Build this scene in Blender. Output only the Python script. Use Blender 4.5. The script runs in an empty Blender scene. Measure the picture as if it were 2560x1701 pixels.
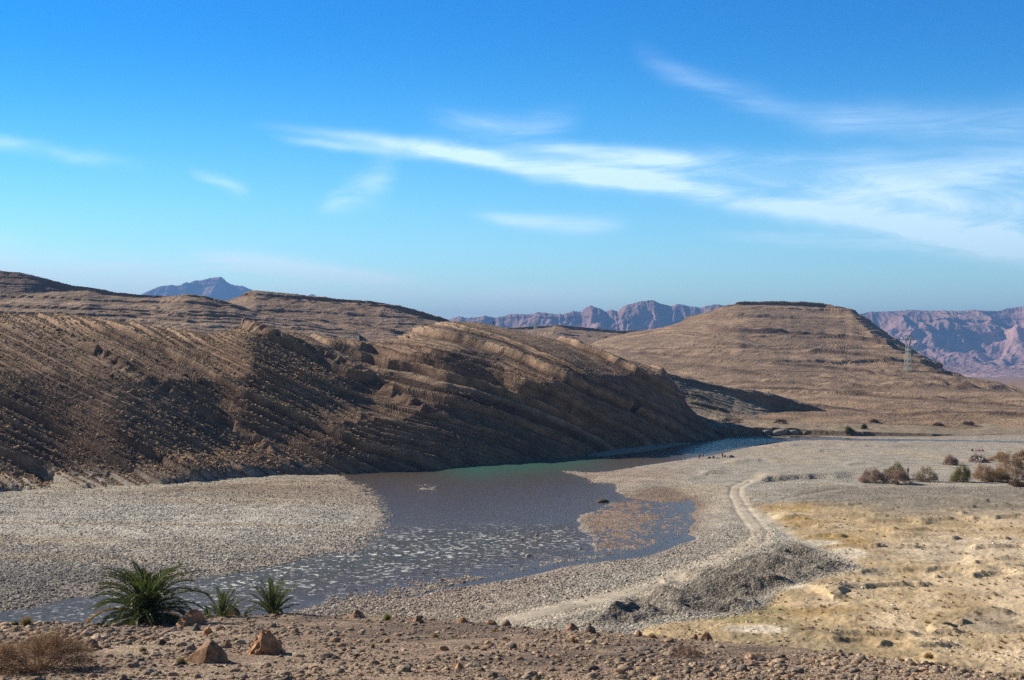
import bpy, bmesh, math, random
import numpy as np
from mathutils import Vector, Matrix

# ------------------------------------------------------------------ camera, world, sun, exposure
S = bpy.context.scene
F, CX, HZ, H = 3000.0, 1280.0, 930.0, 25.0       # focal length (px), centre column, horizon row, eye height above the river (m)
cam = bpy.data.cameras.new('camera')
cam.sensor_width = 36.0; cam.lens = F / 2560 * 36.0
cam.shift_y = (HZ - 850.5) / 2560
cam.clip_start = 0.5; cam.clip_end = 80000
co = bpy.data.objects.new('camera', cam); S.collection.objects.link(co)
co.location = (0, 0, H); co.rotation_euler = (math.radians(90), 0, 0)
S.camera = co

SUN_EL = math.radians(28.0)
SUN_DIR = Vector((-0.87, 0.49, 0)).normalized() * math.cos(SUN_EL) + Vector((0, 0, math.sin(SUN_EL)))   # towards the sun
sl = bpy.data.lights.new('sun', 'SUN'); sl.energy = 5.0; sl.angle = math.radians(0.5); sl.color = (1.0, 0.88, 0.70)
so = bpy.data.objects.new('sun', sl); S.collection.objects.link(so)
so.rotation_euler = SUN_DIR.to_track_quat('Z', 'Y').to_euler()

S.view_settings.view_transform = 'Standard'; S.view_settings.look = 'None'
S.view_settings.exposure = 0.74; S.view_settings.gamma = 1.0; S.view_settings.use_curve_mapping = False
S.render.engine = 'CYCLES'
S.cycles.use_denoising = False
S.cycles.max_bounces = 6; S.cycles.diffuse_bounces = 3; S.cycles.glossy_bounces = 2; S.cycles.transmission_bounces = 3
S.cycles.transparent_max_bounces = 8; S.cycles.volume_bounces = 0
S.cycles.caustics_reflective = False; S.cycles.caustics_refractive = False

class NT:
    """short-hand for building node trees"""
    def __init__(s, tree): s.t = tree; tree.nodes.clear()
    def n(s, typ, **kw):
        nd = s.t.nodes.new(typ)
        for k, v in kw.items(): setattr(nd, k, v)
        return nd
    def l(s, a, b): s.t.links.new(a, b)
    def put(s, sock, v):
        if isinstance(v, (int, float)): sock.default_value = v
        elif isinstance(v, (tuple, list)):
            sock.default_value = tuple(v) + ((1.0,) if len(v) == 3 and sock.type == 'RGBA' else ())
        else: s.l(v, sock)
    def m(s, op, a, b=None, c=None, clamp=False):
        nd = s.n('ShaderNodeMath', operation=op, use_clamp=clamp)
        s.put(nd.inputs[0], a)
        if b is not None: s.put(nd.inputs[1], b)
        if c is not None: s.put(nd.inputs[2], c)
        return nd.outputs[0]
    def vm(s, op, a, b=None):
        nd = s.n('ShaderNodeVectorMath', operation=op); s.put(nd.inputs[0], a)
        if b is not None: s.put(nd.inputs[1], b)
        return nd.outputs[0]
    def ss(s, v, a, b, lo=0.0, hi=1.0):
        nd = s.n('ShaderNodeMapRange', interpolation_type='SMOOTHSTEP', clamp=True)
        s.put(nd.inputs[0], v); nd.inputs[1].default_value = a; nd.inputs[2].default_value = b
        nd.inputs[3].default_value = lo; nd.inputs[4].default_value = hi
        return nd.outputs[0]
    def mix(s, f, a, b, blend='MIX'):
        nd = s.n('ShaderNodeMix', data_type='RGBA', blend_type=blend)
        s.put(nd.inputs[0], f); s.put(nd.inputs[6], a); s.put(nd.inputs[7], b)
        return nd.outputs[2]
    def noise(s, vec, scale, detail=4.0, rough=0.55, dist=0.0):
        nd = s.n('ShaderNodeTexNoise'); s.put(nd.inputs['Vector'], vec)
        nd.inputs['Scale'].default_value = scale; nd.inputs['Detail'].default_value = detail
        nd.inputs['Roughness'].default_value = rough; nd.inputs['Distortion'].default_value = dist
        return nd.outputs['Fac']
    def voro(s, vec, scale, out='Distance', feature='F1'):
        nd = s.n('ShaderNodeTexVoronoi', feature=feature); s.put(nd.inputs['Vector'], vec)
        nd.inputs['Scale'].default_value = scale
        return nd.outputs[out]

W = bpy.data.worlds.new('World'); S.world = W; W.use_nodes = True
g = NT(W.node_tree)
sky = g.n('ShaderNodeTexSky', sky_type='NISHITA'); sky.sun_disc = False
sky.sun_elevation = SUN_EL; sky.sun_rotation = math.atan2(SUN_DIR.x, SUN_DIR.y)
sky.altitude = 900; sky.air_density = 1.0; sky.dust_density = 0.2; sky.ozone_density = 2.5
hs = g.n('ShaderNodeHueSaturation'); hs.inputs['Saturation'].default_value = 1.42; hs.inputs['Value'].default_value = 1.0
g.l(sky.outputs[0], hs.inputs['Color'])
tc = g.n('ShaderNodeTexCoord'); sx = g.n('ShaderNodeSeparateXYZ'); g.l(tc.outputs['Generated'], sx.inputs[0])
ay = g.m('MAXIMUM', g.m('ABSOLUTE', sx.outputs[1]), 0.05)
U = g.m('DIVIDE', sx.outputs[0], ay); V = g.m('DIVIDE', sx.outputs[2], ay)     # cirrus is laid out by world bearing and height angle
el = V
skyc = g.mix(g.ss(el, -0.02, 0.32), (3.7, 3.25, 2.4), (0.0, 1.22, 1.60))
skyc = g.mix(g.ss(el, 0.36, 0.8), skyc, (0.20, 0.26, 0.28))
back = g.ss(sx.outputs[1], -0.35, 0.25, 0.25, 1.0)              # sky dimmed behind the camera to deepen shade on slopes facing it
cbk = g.n('ShaderNodeCombineXYZ'); [g.l(back, cbk.inputs[i]) for i in range(3)]
skyc = g.mix(1.0, hs.outputs[0], skyc, 'MULTIPLY')
def cirrus(p0, p1, p2, th0, th1, amp, fade=0.12):
    """one streak of cirrus: centre line through three bearings, thickness th0 -> th1 (all in 1/3000 units)"""
    cv = lambda p: ((p[0] - CX) / F, (HZ - p[1]) / F)
    (x0, y0), (x1, y1), (x2, y2) = cv(p0), cv(p1), cv(p2)
    A = np.polyfit([x0, x1, x2], [y0, y1, y2], 2)
    line = g.m('MULTIPLY_ADD', g.m('MULTIPLY_ADD', U, float(A[0]), float(A[1])), U, float(A[2]))
    t = g.m('DIVIDE', g.m('SUBTRACT', U, x0), x2 - x0)
    th = g.m('MAXIMUM', g.m('MULTIPLY_ADD', t, 1.5 * (th1 - th0) / F, 1.5 * th0 / F), 4 / F)
    d = g.m('DIVIDE', g.m('SUBTRACT', Vw, line), th)
    gs = g.m('EXPONENT', g.m('MULTIPLY', g.m('MULTIPLY', d, d), -1.0))
    e = g.m('MULTIPLY', g.ss(t, 0.0, 0.3), g.ss(t, 0.65, 1.0, 1.0, 0.0) if p2[0] < 2500 else 1.0)
    return g.m('MULTIPLY', g.m('MULTIPLY', gs, e), amp)
cuv = g.n('ShaderNodeCombineXYZ'); g.l(U, cuv.inputs[0]); g.l(V, cuv.inputs[1])
warp = g.noise(cuv.outputs[0], 9.0, 3.0)
Vw = g.m('ADD', V, g.m('MULTIPLY', g.m('SUBTRACT', warp, 0.5), 0.022))
mp = g.n('ShaderNodeMapping'); g.l(cuv.outputs[0], mp.inputs[0])
mp.inputs['Rotation'].default_value = (0, 0, math.radians(11)); mp.inputs['Scale'].default_value = (5.0, 34.0, 1)
fib = g.noise(mp.outputs[0], 1.0, 7.0, 0.62, 1.2)
mp2 = g.n('ShaderNodeMapping'); g.l(cuv.outputs[0], mp2.inputs[0])
mp2.inputs['Rotation'].default_value = (0, 0, math.radians(20)); mp2.inputs['Scale'].default_value = (4.0, 9.0, 1)
blot = g.noise(mp2.outputs[0], 1.3, 4.0, 0.55, 0.5)
strokes = [((580, 305), (1350, 412), (2700, 635), 6, 36, 0.78), ((1150, 345), (1800, 425), (2700, 540), 9, 26, 0.70), ((900, 350), (1500, 455), (2200, 560), 6, 16, 0.45),
           ((1650, 375), (2150, 420), (2700, 425), 12, 36, 0.50), ((1560, 120), (1840, 235), (2060, 290), 20, 20, 0.20), ((1950, 500), (2300, 575), (2700, 605), 14, 24, 0.75),
           ((780, 525), (880, 495), (1010, 430), 12, 36, 0.50), ((460, 425), (550, 450), (640, 490), 8, 14, 0.40), ((1700, 590), (2100, 605), (2700, 625), 8, 14, 0.5),
           ((-300, 320), (100, 378), (420, 412), 12, 10, 0.34), ((1150, 535), (1350, 556), (1600, 565), 10, 16, 0.55), ((650, 335), (900, 375), (1300, 385), 6, 14, 0.4),
           ((420, 650), (700, 672), (1120, 705), 20, 14, 1.0), ((-300, 620), (100, 690), (700, 735), 44, 34, 1.1),
           ((500, 720), (1000, 765), (1700, 740), 32, 30, 1.1), ((1040, 290), (1180, 315), (1480, 305), 18, 22, 0.4),
           ((1900, 270), (2250, 310), (2700, 300), 26, 36, 0.22)]
acc = None
for sk in strokes:
    c_ = cirrus(*sk); acc = c_ if acc is None else g.m('ADD', acc, c_)
tex = g.m('MULTIPLY', g.ss(fib, 0.30, 0.70, 0.22, 1.15), g.ss(blot, 0.28, 0.65, 0.70, 1.05))
cf = g.m('MULTIPLY', acc, tex)
cf = g.m('MINIMUM', g.m('MULTIPLY', cf, 0.85), 0.54)
skyc = g.mix(cf, skyc, (16.5, 18.0, 18.5))
skyc = g.mix(1.0, skyc, cbk.outputs[0], 'MULTIPLY')
bg = g.n('ShaderNodeBackground'); g.l(skyc, bg.inputs[0]); bg.inputs[1].default_value = 0.072
wo = g.n('ShaderNodeOutputWorld'); g.l(bg.outputs[0], wo.inputs[0])

# ------------------------------------------------------------------ helpers
rng = np.random.default_rng(7); random.seed(7)
TAB = rng.random(1 << 16).astype(np.float32)
def vn(x, y, z=0.0, seed=0):
    """value noise, -1..1"""
    x = np.asarray(x, np.float64); y = np.asarray(y, np.float64); z = np.asarray(z, np.float64) + 0 * x
    ix, iy, iz = np.floor(x), np.floor(y), np.floor(z)
    fx, fy, fz = x - ix, y - iy, z - iz
    fx = fx * fx * (3 - 2 * fx); fy = fy * fy * (3 - 2 * fy); fz = fz * fz * (3 - 2 * fz)
    ix = ix.astype(np.int64); iy = iy.astype(np.int64); iz = iz.astype(np.int64)
    def h(a, b, c):
        k = (a * 73856093) ^ (b * 19349663) ^ (c * 83492791) ^ (seed * 2654435761)
        k = (k ^ (k >> 13)) * 1274126177
        return TAB[(k ^ (k >> 16)) & 0xFFFF]
    def pl(c):
        a = h(ix, iy, c); b = h(ix + 1, iy, c); d = h(ix, iy + 1, c); e = h(ix + 1, iy + 1, c)
        return (a + (b - a) * fx) * (1 - fy) + (d + (e - d) * fx) * fy
    r = pl(iz)
    if np.any(fz != 0): r = r + (pl(iz + 1) - r) * fz
    return r * 2 - 1
def fbm(x, y, z=0.0, o=4, seed=0, gain=0.5):
    r = 0; a = 1; t = 0
    for k in range(o):
        r = r + a * vn(x * 2 ** k + 17.3 * k, y * 2 ** k - 9.1 * k, np.asarray(z) * 2 ** k, seed + k); t += a; a *= gain
    return r / t
def ridged(x, y, z=0.0, o=4, seed=0):
    r = 0; a = 1; t = 0
    for k in range(o):
        r = r + a * (1 - np.abs(vn(x * 2 ** k + 5.7 * k, y * 2 ** k + 3.3 * k, np.asarray(z) * 2 ** k, seed + k)) * 2); t += a; a *= 0.5
    return r / t
def sst(v, a, b):
    t = np.clip((v - a) / (b - a), 0, 1); return t * t * (3 - 2 * t)
def itab(px, tab, k):
    """smooth table lookup: tab rows (px, v1, v2..)"""
    t = np.array(tab, float); r = np.interp(px, t[:, 0], t[:, k]); return r
def gsm(a, n, axis=0):
    if n <= 0: return a
    k = np.exp(-np.linspace(-2, 2, 2 * n + 1) ** 2); k /= k.sum()
    pad = [(0, 0)] * a.ndim; pad[axis] = (n, n)
    ap = np.pad(a, pad, mode='edge')
    return np.apply_along_axis(lambda v: np.convolve(v, k, 'valid'), axis, ap)
def groundY(py): return H * F / (py - HZ)
def wp(px, py, Y): return Vector(((px - CX) / F * Y, Y, H + (HZ - py) / F * Y))

def link(o, parent=None):
    S.collection.objects.link(o)
    if parent: o.parent = parent
    return o
def tag(o, label=None, cat=None, group=None, kind=None):
    for k, v in (('label', label), ('category', cat), ('group', group), ('kind', kind)):
        if v: o[k] = v
    return o
def empty(name, loc, label, cat, group=None, rz=0):
    o = bpy.data.objects.new(name, None); o.empty_display_size = 0.2; o.location = loc; o.rotation_euler = (0, 0, rz)
    return tag(link(o), label, cat, group)
def npmesh(name, verts, faces, mat, cols=None, smooth=False, parent=None, attrs=None):
    """verts (n,3), faces (m,k) all of one size"""
    me = bpy.data.meshes.new(name)
    verts = np.asarray(verts, np.float32); faces = np.asarray(faces, np.int32); k = faces.shape[1]
    me.vertices.add(len(verts)); me.vertices.foreach_set('co', verts.ravel())
    me.loops.add(faces.size); me.loops.foreach_set('vertex_index', faces.ravel())
    me.polygons.add(len(faces)); me.polygons.foreach_set('loop_start', np.arange(0, faces.size, k, dtype=np.int32))
    me.polygons.foreach_set('loop_total', np.full(len(faces), k, np.int32))
    me.polygons.foreach_set('use_smooth', np.full(len(faces), smooth))
    if cols is not None:
        a = me.attributes.new('col', 'FLOAT_COLOR', 'POINT')
        c = np.ones((len(verts), 4), np.float32); c[:, :3] = cols; a.data.foreach_set('color', c.ravel())
    for nm, v in (attrs or {}).items():
        a = me.attributes.new(nm, 'FLOAT', 'POINT'); a.data.foreach_set('value', np.asarray(v, np.float32).ravel())
    me.update(calc_edges=True); me.validate()
    me.materials.append(mat)
    return link(bpy.data.objects.new(name, me), parent)
def grid(name, X, Y, Z, mat, cols=None, smooth=True, attrs=None, flip=False):
    r, c = X.shape
    i = np.arange(r * c).reshape(r, c)
    f = np.stack([i[:-1, :-1], i[:-1, 1:], i[1:, 1:], i[1:, :-1]], -1).reshape(-1, 4)
    if flip: f = f[:, ::-1]
    v = np.stack([X, Y, Z], -1).reshape(-1, 3)
    return npmesh(name, v, f, mat, None if cols is None else cols.reshape(-1, 3), smooth, None, attrs)
def normals(X, Y, Z):
    P = np.stack([X, Y, Z], -1)
    du = np.gradient(P, axis=1); dv = np.gradient(P, axis=0)
    n = np.cross(du, dv); n /= np.linalg.norm(n, axis=-1, keepdims=True) + 1e-9
    n[n[..., 2] < 0] *= -1
    return n
def lerp(a, b, t): return np.asarray(a, float) + (np.asarray(b, float) - np.asarray(a, float)) * t[..., None]

# ------------------------------------------------------------------ materials
def mat(name, build):
    m = bpy.data.materials.new(name); m.use_nodes = True; t = NT(m.node_tree)
    out = t.n('ShaderNodeOutputMaterial'); r = build(t, out)
    if r is not None: t.l(r, out.inputs[0])
    return m
def geo(t): return t.n('ShaderNodeNewGeometry').outputs['Position']
def bsdf(t, col, rough=0.9, bump=None, strength=0.5, dist=0.1, spec=0.15):
    b = t.n('ShaderNodeBsdfPrincipled'); t.put(b.inputs['Base Color'], col); t.put(b.inputs['Roughness'], rough)
    b.inputs['Specular IOR Level'].default_value = spec
    if bump is not None:
        bn = t.n('ShaderNodeBump'); t.l(bump, bn.inputs['Height']); bn.inputs['Strength'].default_value = strength
        bn.inputs['Distance'].default_value = dist; t.l(bn.outputs[0], b.inputs['Normal'])
    return b.outputs[0]
def vcol(t): 
    a = t.n('ShaderNodeAttribute'); a.attribute_name = 'col'; return a.outputs['Color']
def hsvmul(t, col, fac, lo, hi):
    s_ = t.ss(fac, 0.3, 0.7, lo, hi)
    cb = t.n('ShaderNodeCombineXYZ'); [t.l(s_, cb.inputs[i]) for i in range(3)]
    return t.mix(1.0, col, cb.outputs[0], 'MULTIPLY')
def ground_mat(name, s1, s2, bs, bd, lo=0.7, hi=1.3, strength=0.8, rock=False):
    """vertex colour broken up by two noises, pebbly bump; s1/s2/bs are feature frequencies (1/m)"""
    def b(t, out):
        p = geo(t); c = vcol(t)
        c = hsvmul(t, c, t.noise(p, s1, 5.0, 0.6), lo, hi)
        c = hsvmul(t, c, t.noise(p, s2, 4.0, 0.7), lo + 0.08, hi - 0.06)
        n1 = t.noise(p, bs, 5.0, 0.65)
        v = t.voro(p, bs * 1.3)
        h_ = t.m('ADD', n1, t.m('MULTIPLY', v, -0.45))
        return bsdf(t, c, 0.95, h_, strength, bd)
    return mat(name, b)
def valley_b(t, out):
    p = geo(t); c = vcol(t); pa = t.n('ShaderNodeAttribute'); pa.attribute_name = 'peb'; peb = pa.outputs['Fac']
    c = hsvmul(t, c, t.noise(p, 0.25, 5.0, 0.6), 0.78, 1.2); c = hsvmul(t, c, t.noise(p, 3.0, 4.0, 0.7), 0.8, 1.2)
    sp = t.n('ShaderNodeSeparateXYZ'); t.l(t.voro(p, 3.4, 'Color'), sp.inputs[0]); sp2 = t.n('ShaderNodeSeparateXYZ'); t.l(t.voro(p, 7.5, 'Color'), sp2.inputs[0])
    k = t.m('ADD', t.m('MULTIPLY', t.m('SUBTRACT', sp.outputs[0], 0.5), 0.95), t.m('MULTIPLY', t.m('SUBTRACT', sp2.outputs[0], 0.5), 0.7))
    k = t.m('MAXIMUM', t.m('MULTIPLY_ADD', k, peb, 1.0), 0.35)
    cb = t.n('ShaderNodeCombineXYZ'); [t.l(k, cb.inputs[i]) for i in range(3)]
    c = t.mix(1.0, c, cb.outputs[0], 'MULTIPLY')
    h_ = t.m('ADD', t.m('MULTIPLY', t.noise(p, 2.6, 5.0, 0.65), t.m('MULTIPLY_ADD', peb, 0.7, 0.3)), t.m('MULTIPLY', t.m('ADD', t.voro(p, 3.4), t.m('MULTIPLY', t.voro(p, 7.5), 0.5)), t.m('MULTIPLY', peb, -1.4)))
    return bsdf(t, c, 0.95, h_, 1.0, 0.20)
M_valley = mat('valley_floor', valley_b)
def fore_b(t, out):
    p = geo(t); c = vcol(t)
    c = hsvmul(t, c, t.noise(p, 0.9, 5.0, 0.6), 0.74, 1.24); c = hsvmul(t, c, t.noise(p, 14.0, 4.0, 0.7), 0.8, 1.2)
    gr = t.noise(p, 0.35, 4.0, 0.6); cover = t.ss(gr, 0.36, 0.60, 0.35, 1.0)
    for sc_, am in ((11.0, 0.75), (26.0, 0.65)):
        sp = t.n('ShaderNodeSeparateXYZ'); t.l(t.voro(p, sc_, 'Color'), sp.inputs[0])
        k = t.m('MULTIPLY_ADD', t.m('MULTIPLY', t.m('SUBTRACT', sp.outputs[0], 0.55), am * 1.3), cover, 1.0)
        cb = t.n('ShaderNodeCombineXYZ'); t.l(k, cb.inputs[0]); t.l(t.m('MULTIPLY_ADD', t.m('SUBTRACT', sp.outputs[1], 0.5), 0.10, k), cb.inputs[1]); t.l(t.m('MULTIPLY_ADD', t.m('SUBTRACT', sp.outputs[1], 0.4), 0.22, k), cb.inputs[2])
        c = t.mix(1.0, c, cb.outputs[0], 'MULTIPLY')
    h_ = t.m('ADD', t.noise(p, 9.0, 5.0, 0.65), t.m('MULTIPLY', t.m('ADD', t.voro(p, 11.0), t.m('MULTIPLY', t.voro(p, 26.0), 0.5)), -1.0))
    return bsdf(t, c, 0.95, h_, 1.0, 0.05)
M_fore = mat('stony_soil', fore_b)
M_hill = ground_mat('hill_rock', 0.22, 1.8, 1.6, 0.40, 0.68, 1.3, 0.9)
M_far = ground_mat('far_hill', 0.05, 0.8, 0.6, 0.9, 0.74, 1.22, 0.9)
M_mount = ground_mat('mountain_rock', 0.004, 0.03, 0.02, 22.0, 0.75, 1.22, 0.8)
def plain_v(name, rough=0.9, nscale=8.0, lo=0.8, hi=1.2, bd=0.02, spec=0.15, transl=0.0):
    def b(t, out):
        p = geo(t); c = hsvmul(t, vcol(t), t.noise(p, nscale, 4.0, 0.6), lo, hi)
        r = bsdf(t, c, rough, t.noise(p, nscale * 2.5, 4.0, 0.6), 0.6, bd, spec)
        if transl > 0:
            tr = t.n('ShaderNodeBsdfTranslucent'); t.l(c, tr.inputs[0]); mx = t.n('ShaderNodeMixShader')
            mx.inputs[0].default_value = transl; t.l(r, mx.inputs[1]); t.l(tr.outputs[0], mx.inputs[2]); r = mx.outputs[0]
        return r
    return mat(name, b)
M_stone = plain_v('loose_stone', 0.9, 9.0, 0.75, 1.25, 0.02)
M_boulder = plain_v('boulder_rock', 0.92, 4.5, 0.62, 1.28, 0.05)
M_tuft = plain_v('dry_tuft', 0.95, 3.0, 0.8, 1.2, 0.01, 0.05, 0.25)
M_leaf = plain_v('palm_leaf', 0.5, 6.0, 0.8, 1.2, 0.004, 0.25, 0.32)
M_twig = plain_v('dry_twig', 0.9, 6.0, 0.8, 1.2, 0.004, 0.05, 0.2)
M_cloth = plain_v('cloth', 0.9, 3.0, 0.9, 1.1, 0.01, 0.1)
M_steel = plain_v('galvanised_steel', 0.5, 2.0, 0.9, 1.1, 0.005, 0.5)

def water(t, out):
    p = geo(t)
    foamz = t.n('ShaderNodeAttribute'); foamz.attribute_name = 'foam'
    green = t.n('ShaderNodeAttribute'); green.attribute_name = 'green'
    rip = t.m('ADD', t.m('MULTIPLY', t.noise(p, 1.1, 4.0, 0.6, 0.4), 0.6), t.m('MULTIPLY', t.noise(p, 4.0, 3.0, 0.6), 0.22))
    rip2 = t.m('MULTIPLY', rip, t.m('MULTIPLY_ADD', foamz.outputs['Fac'], 1.8, 0.80))
    bn = t.n('ShaderNodeBump'); t.l(rip2, bn.inputs['Height']); bn.inputs['Strength'].default_value = 0.9; bn.inputs['Distance'].default_value = 0.22
    gl = t.n('ShaderNodeBsdfGlossy'); gl.inputs['Roughness'].default_value = 0.10; gl.inputs[0].default_value = (0.78, 0.86, 0.86, 1)
    t.l(bn.outputs[0], gl.inputs['Normal'])
    df = t.n('ShaderNodeBsdfDiffuse'); t.l(bn.outputs[0], df.inputs['Normal'])
    t.l(t.mix(green.outputs['Fac'], (0.225, 0.185, 0.15), (0.10, 0.24, 0.20)), df.inputs[0])
    tr = t.n('ShaderNodeBsdfTransparent'); tr.inputs[0].default_value = (0.86, 0.72, 0.62, 1)
    body = t.n('ShaderNodeMixShader'); t.l(t.m('MULTIPLY_ADD', green.outputs['Fac'], 0.3, 0.5), body.inputs[0])
    t.l(tr.outputs[0], body.inputs[1]); t.l(df.outputs[0], body.inputs[2])
    fr = t.n('ShaderNodeFresnel'); fr.inputs[0].default_value = 1.33; t.l(bn.outputs[0], fr.inputs['Normal'])
    mx = t.n('ShaderNodeMixShader'); t.l(t.m('MINIMUM', t.m('MULTIPLY', fr.outputs[0], 0.9), 0.44), mx.inputs[0]); t.l(body.outputs[0], mx.inputs[1]); t.l(gl.outputs[0], mx.inputs[2])
    # broken white water where the river runs over the riffle
    fn = t.noise(p, 1.0, 5.0, 0.7, 0.6); fm = t.noise(p, 0.16, 3.0, 0.6)
    fo = t.m('MULTIPLY', t.ss(t.m('ADD', fn, t.m('MULTIPLY', fm, 0.22)), 0.665, 0.73), foamz.outputs['Fac'], clamp=True)
    fd = t.n('ShaderNodeBsdfDiffuse'); fd.inputs[0].default_value = (0.85, 0.87, 0.88, 1)
    m2 = t.n('ShaderNodeMixShader'); t.l(fo, m2.inputs[0]); t.l(mx.outputs[0], m2.inputs[1]); t.l(fd.outputs[0], m2.inputs[2])
    return m2.outputs[0]
M_water = mat('river_water', water)

# ------------------------------------------------------------------ valley floor
def pdist(px, py, pts, closed=True, ys=3.0):
    """distance to a polyline in (px, ys*py) space; for closed ones signed (inside > 0)"""
    P = np.array(pts, float); x = px.ravel(); y = py.ravel() * ys; d2 = np.full(x.shape, 1e18); ins = np.zeros(x.shape, bool)
    n = len(P); rngk = range(n if closed else n - 1)
    for k in rngk:
        ax, ay = P[k, 0], P[k, 1] * ys; bx, by = P[(k + 1) % n, 0], P[(k + 1) % n, 1] * ys
        vx, vy = bx - ax, by - ay; L = vx * vx + vy * vy + 1e-9
        t = np.clip(((x - ax) * vx + (y - ay) * vy) / L, 0, 1)
        d2 = np.minimum(d2, (x - ax - t * vx) ** 2 + (y - ay - t * vy) ** 2)
        if closed:
            c = ((ay > y) != (by > y)) & (x < vx * (y - ay) / (vy + 1e-12 * (vy == 0) + 0.0) + ax)
            ins ^= c
    d = np.sqrt(d2)
    if closed: d = np.where(ins, d, -d)
    return d.reshape(px.shape)

RIVER = [(-700, 1625), (0, 1531), (76, 1522), (153, 1501), (275, 1484), (469, 1449), (572, 1436), (686, 1413), (763, 1394), (839, 1375),
         (900, 1358), (935, 1330), (950, 1295), (928, 1253), (890, 1215), (850, 1190), (800, 1183), (900, 1170), (1000, 1160), (1183, 1145), (1317, 1138),
         (1459, 1120), (1600, 1100), (1700, 1096), (1790, 1090), (1850, 1091), (2050, 1092), (2300, 1098), (2560, 1103), (3260, 1112),
         (3260, 1118), (2560, 1108), (2300, 1103), (2000, 1102), (1930, 1106), (1925, 1109), (1861, 1123), (1814, 1134), (1759, 1142),
         (1700, 1154), (1643, 1163), (1528, 1180), (1471, 1184), (1413, 1181), (1452, 1197), (1490, 1207), (1544, 1211), (1542, 1226),
         (1560, 1245), (1640, 1262), (1717, 1253), (1750, 1300), (1690, 1352), (1560, 1392), (1413, 1405), (1260, 1435), (1100, 1458),
         (1000, 1482), (857, 1502), (800, 1517), (700, 1548), (500, 1605), (300, 1665), (0, 1745), (-700, 1840)]
ISLAND = [(1475, 1137), (1528, 1121), (1643, 1111), (1725, 1109), (1643, 1122), (1567, 1133), (1509, 1139)]
SHOAL = [(1463, 1288), (1520, 1260), (1600, 1252), (1725, 1244), (1765, 1300), (1700, 1348), (1600, 1372), (1471, 1378)]
RIFFLE = [(840, 1512), (900, 1487), (1100, 1425), (1300, 1358), (1350, 1335)]
POOLS = [(1000, 1500), (1145, 1462), (1413, 1412), (1560, 1396), (1700, 1345)]
TRACK = [(1868, 1211), (1840, 1225), (1835, 1245), (1848, 1270), (1870, 1300), (1897, 1335), (1890, 1362), (1830, 1392), (1740, 1432), (1640, 1475), (1520, 1508), (1400, 1535), (1280, 1565)]
TRACK2 = [(1890, 1275), (2000, 1248), (2100, 1232), (2260, 1222), (2560, 1218), (3200, 1216)]
TRACK3 = [(1500, 1200), (1660, 1205), (1780, 1232), (1850, 1230)]
DUG = [(1680, 1438), (1790, 1418), (1900, 1395), (1915, 1366), (1990, 1372), (2070, 1402), (2150, 1440), (2040, 1468), (1945, 1495), (1890, 1535), (1830, 1556), (1600, 1590), (1440, 1590), (1560, 1530)]
SAND = [(1880, 1283), (1990, 1262), (2200, 1268), (2560, 1240), (3300, 1225), (3300, 1950), (1700, 1900), (1500, 1640), (1640, 1595), (1830, 1560), (1895, 1537), (1950, 1497), (2045, 1470), (2160, 1440), (2080, 1402), (2000, 1370), (1960, 1340), (1925, 1310)]
cols_px = np.arange(-620, 3200, 2.6)
rows_py = np.concatenate([np.arange(1860, 1100, -1.55), np.arange(1100, 1093, -0.6), np.arange(1093, 1082, -0.22), np.arange(1082, 1060, -0.8), 930 + (1060 - 930) * np.geomspace(1, 0.014, 80)[1:]])
PX, PY = np.meshgrid(cols_px, rows_py)
YW = groundY(PY); XW = (PX - CX) / F * YW
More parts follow.
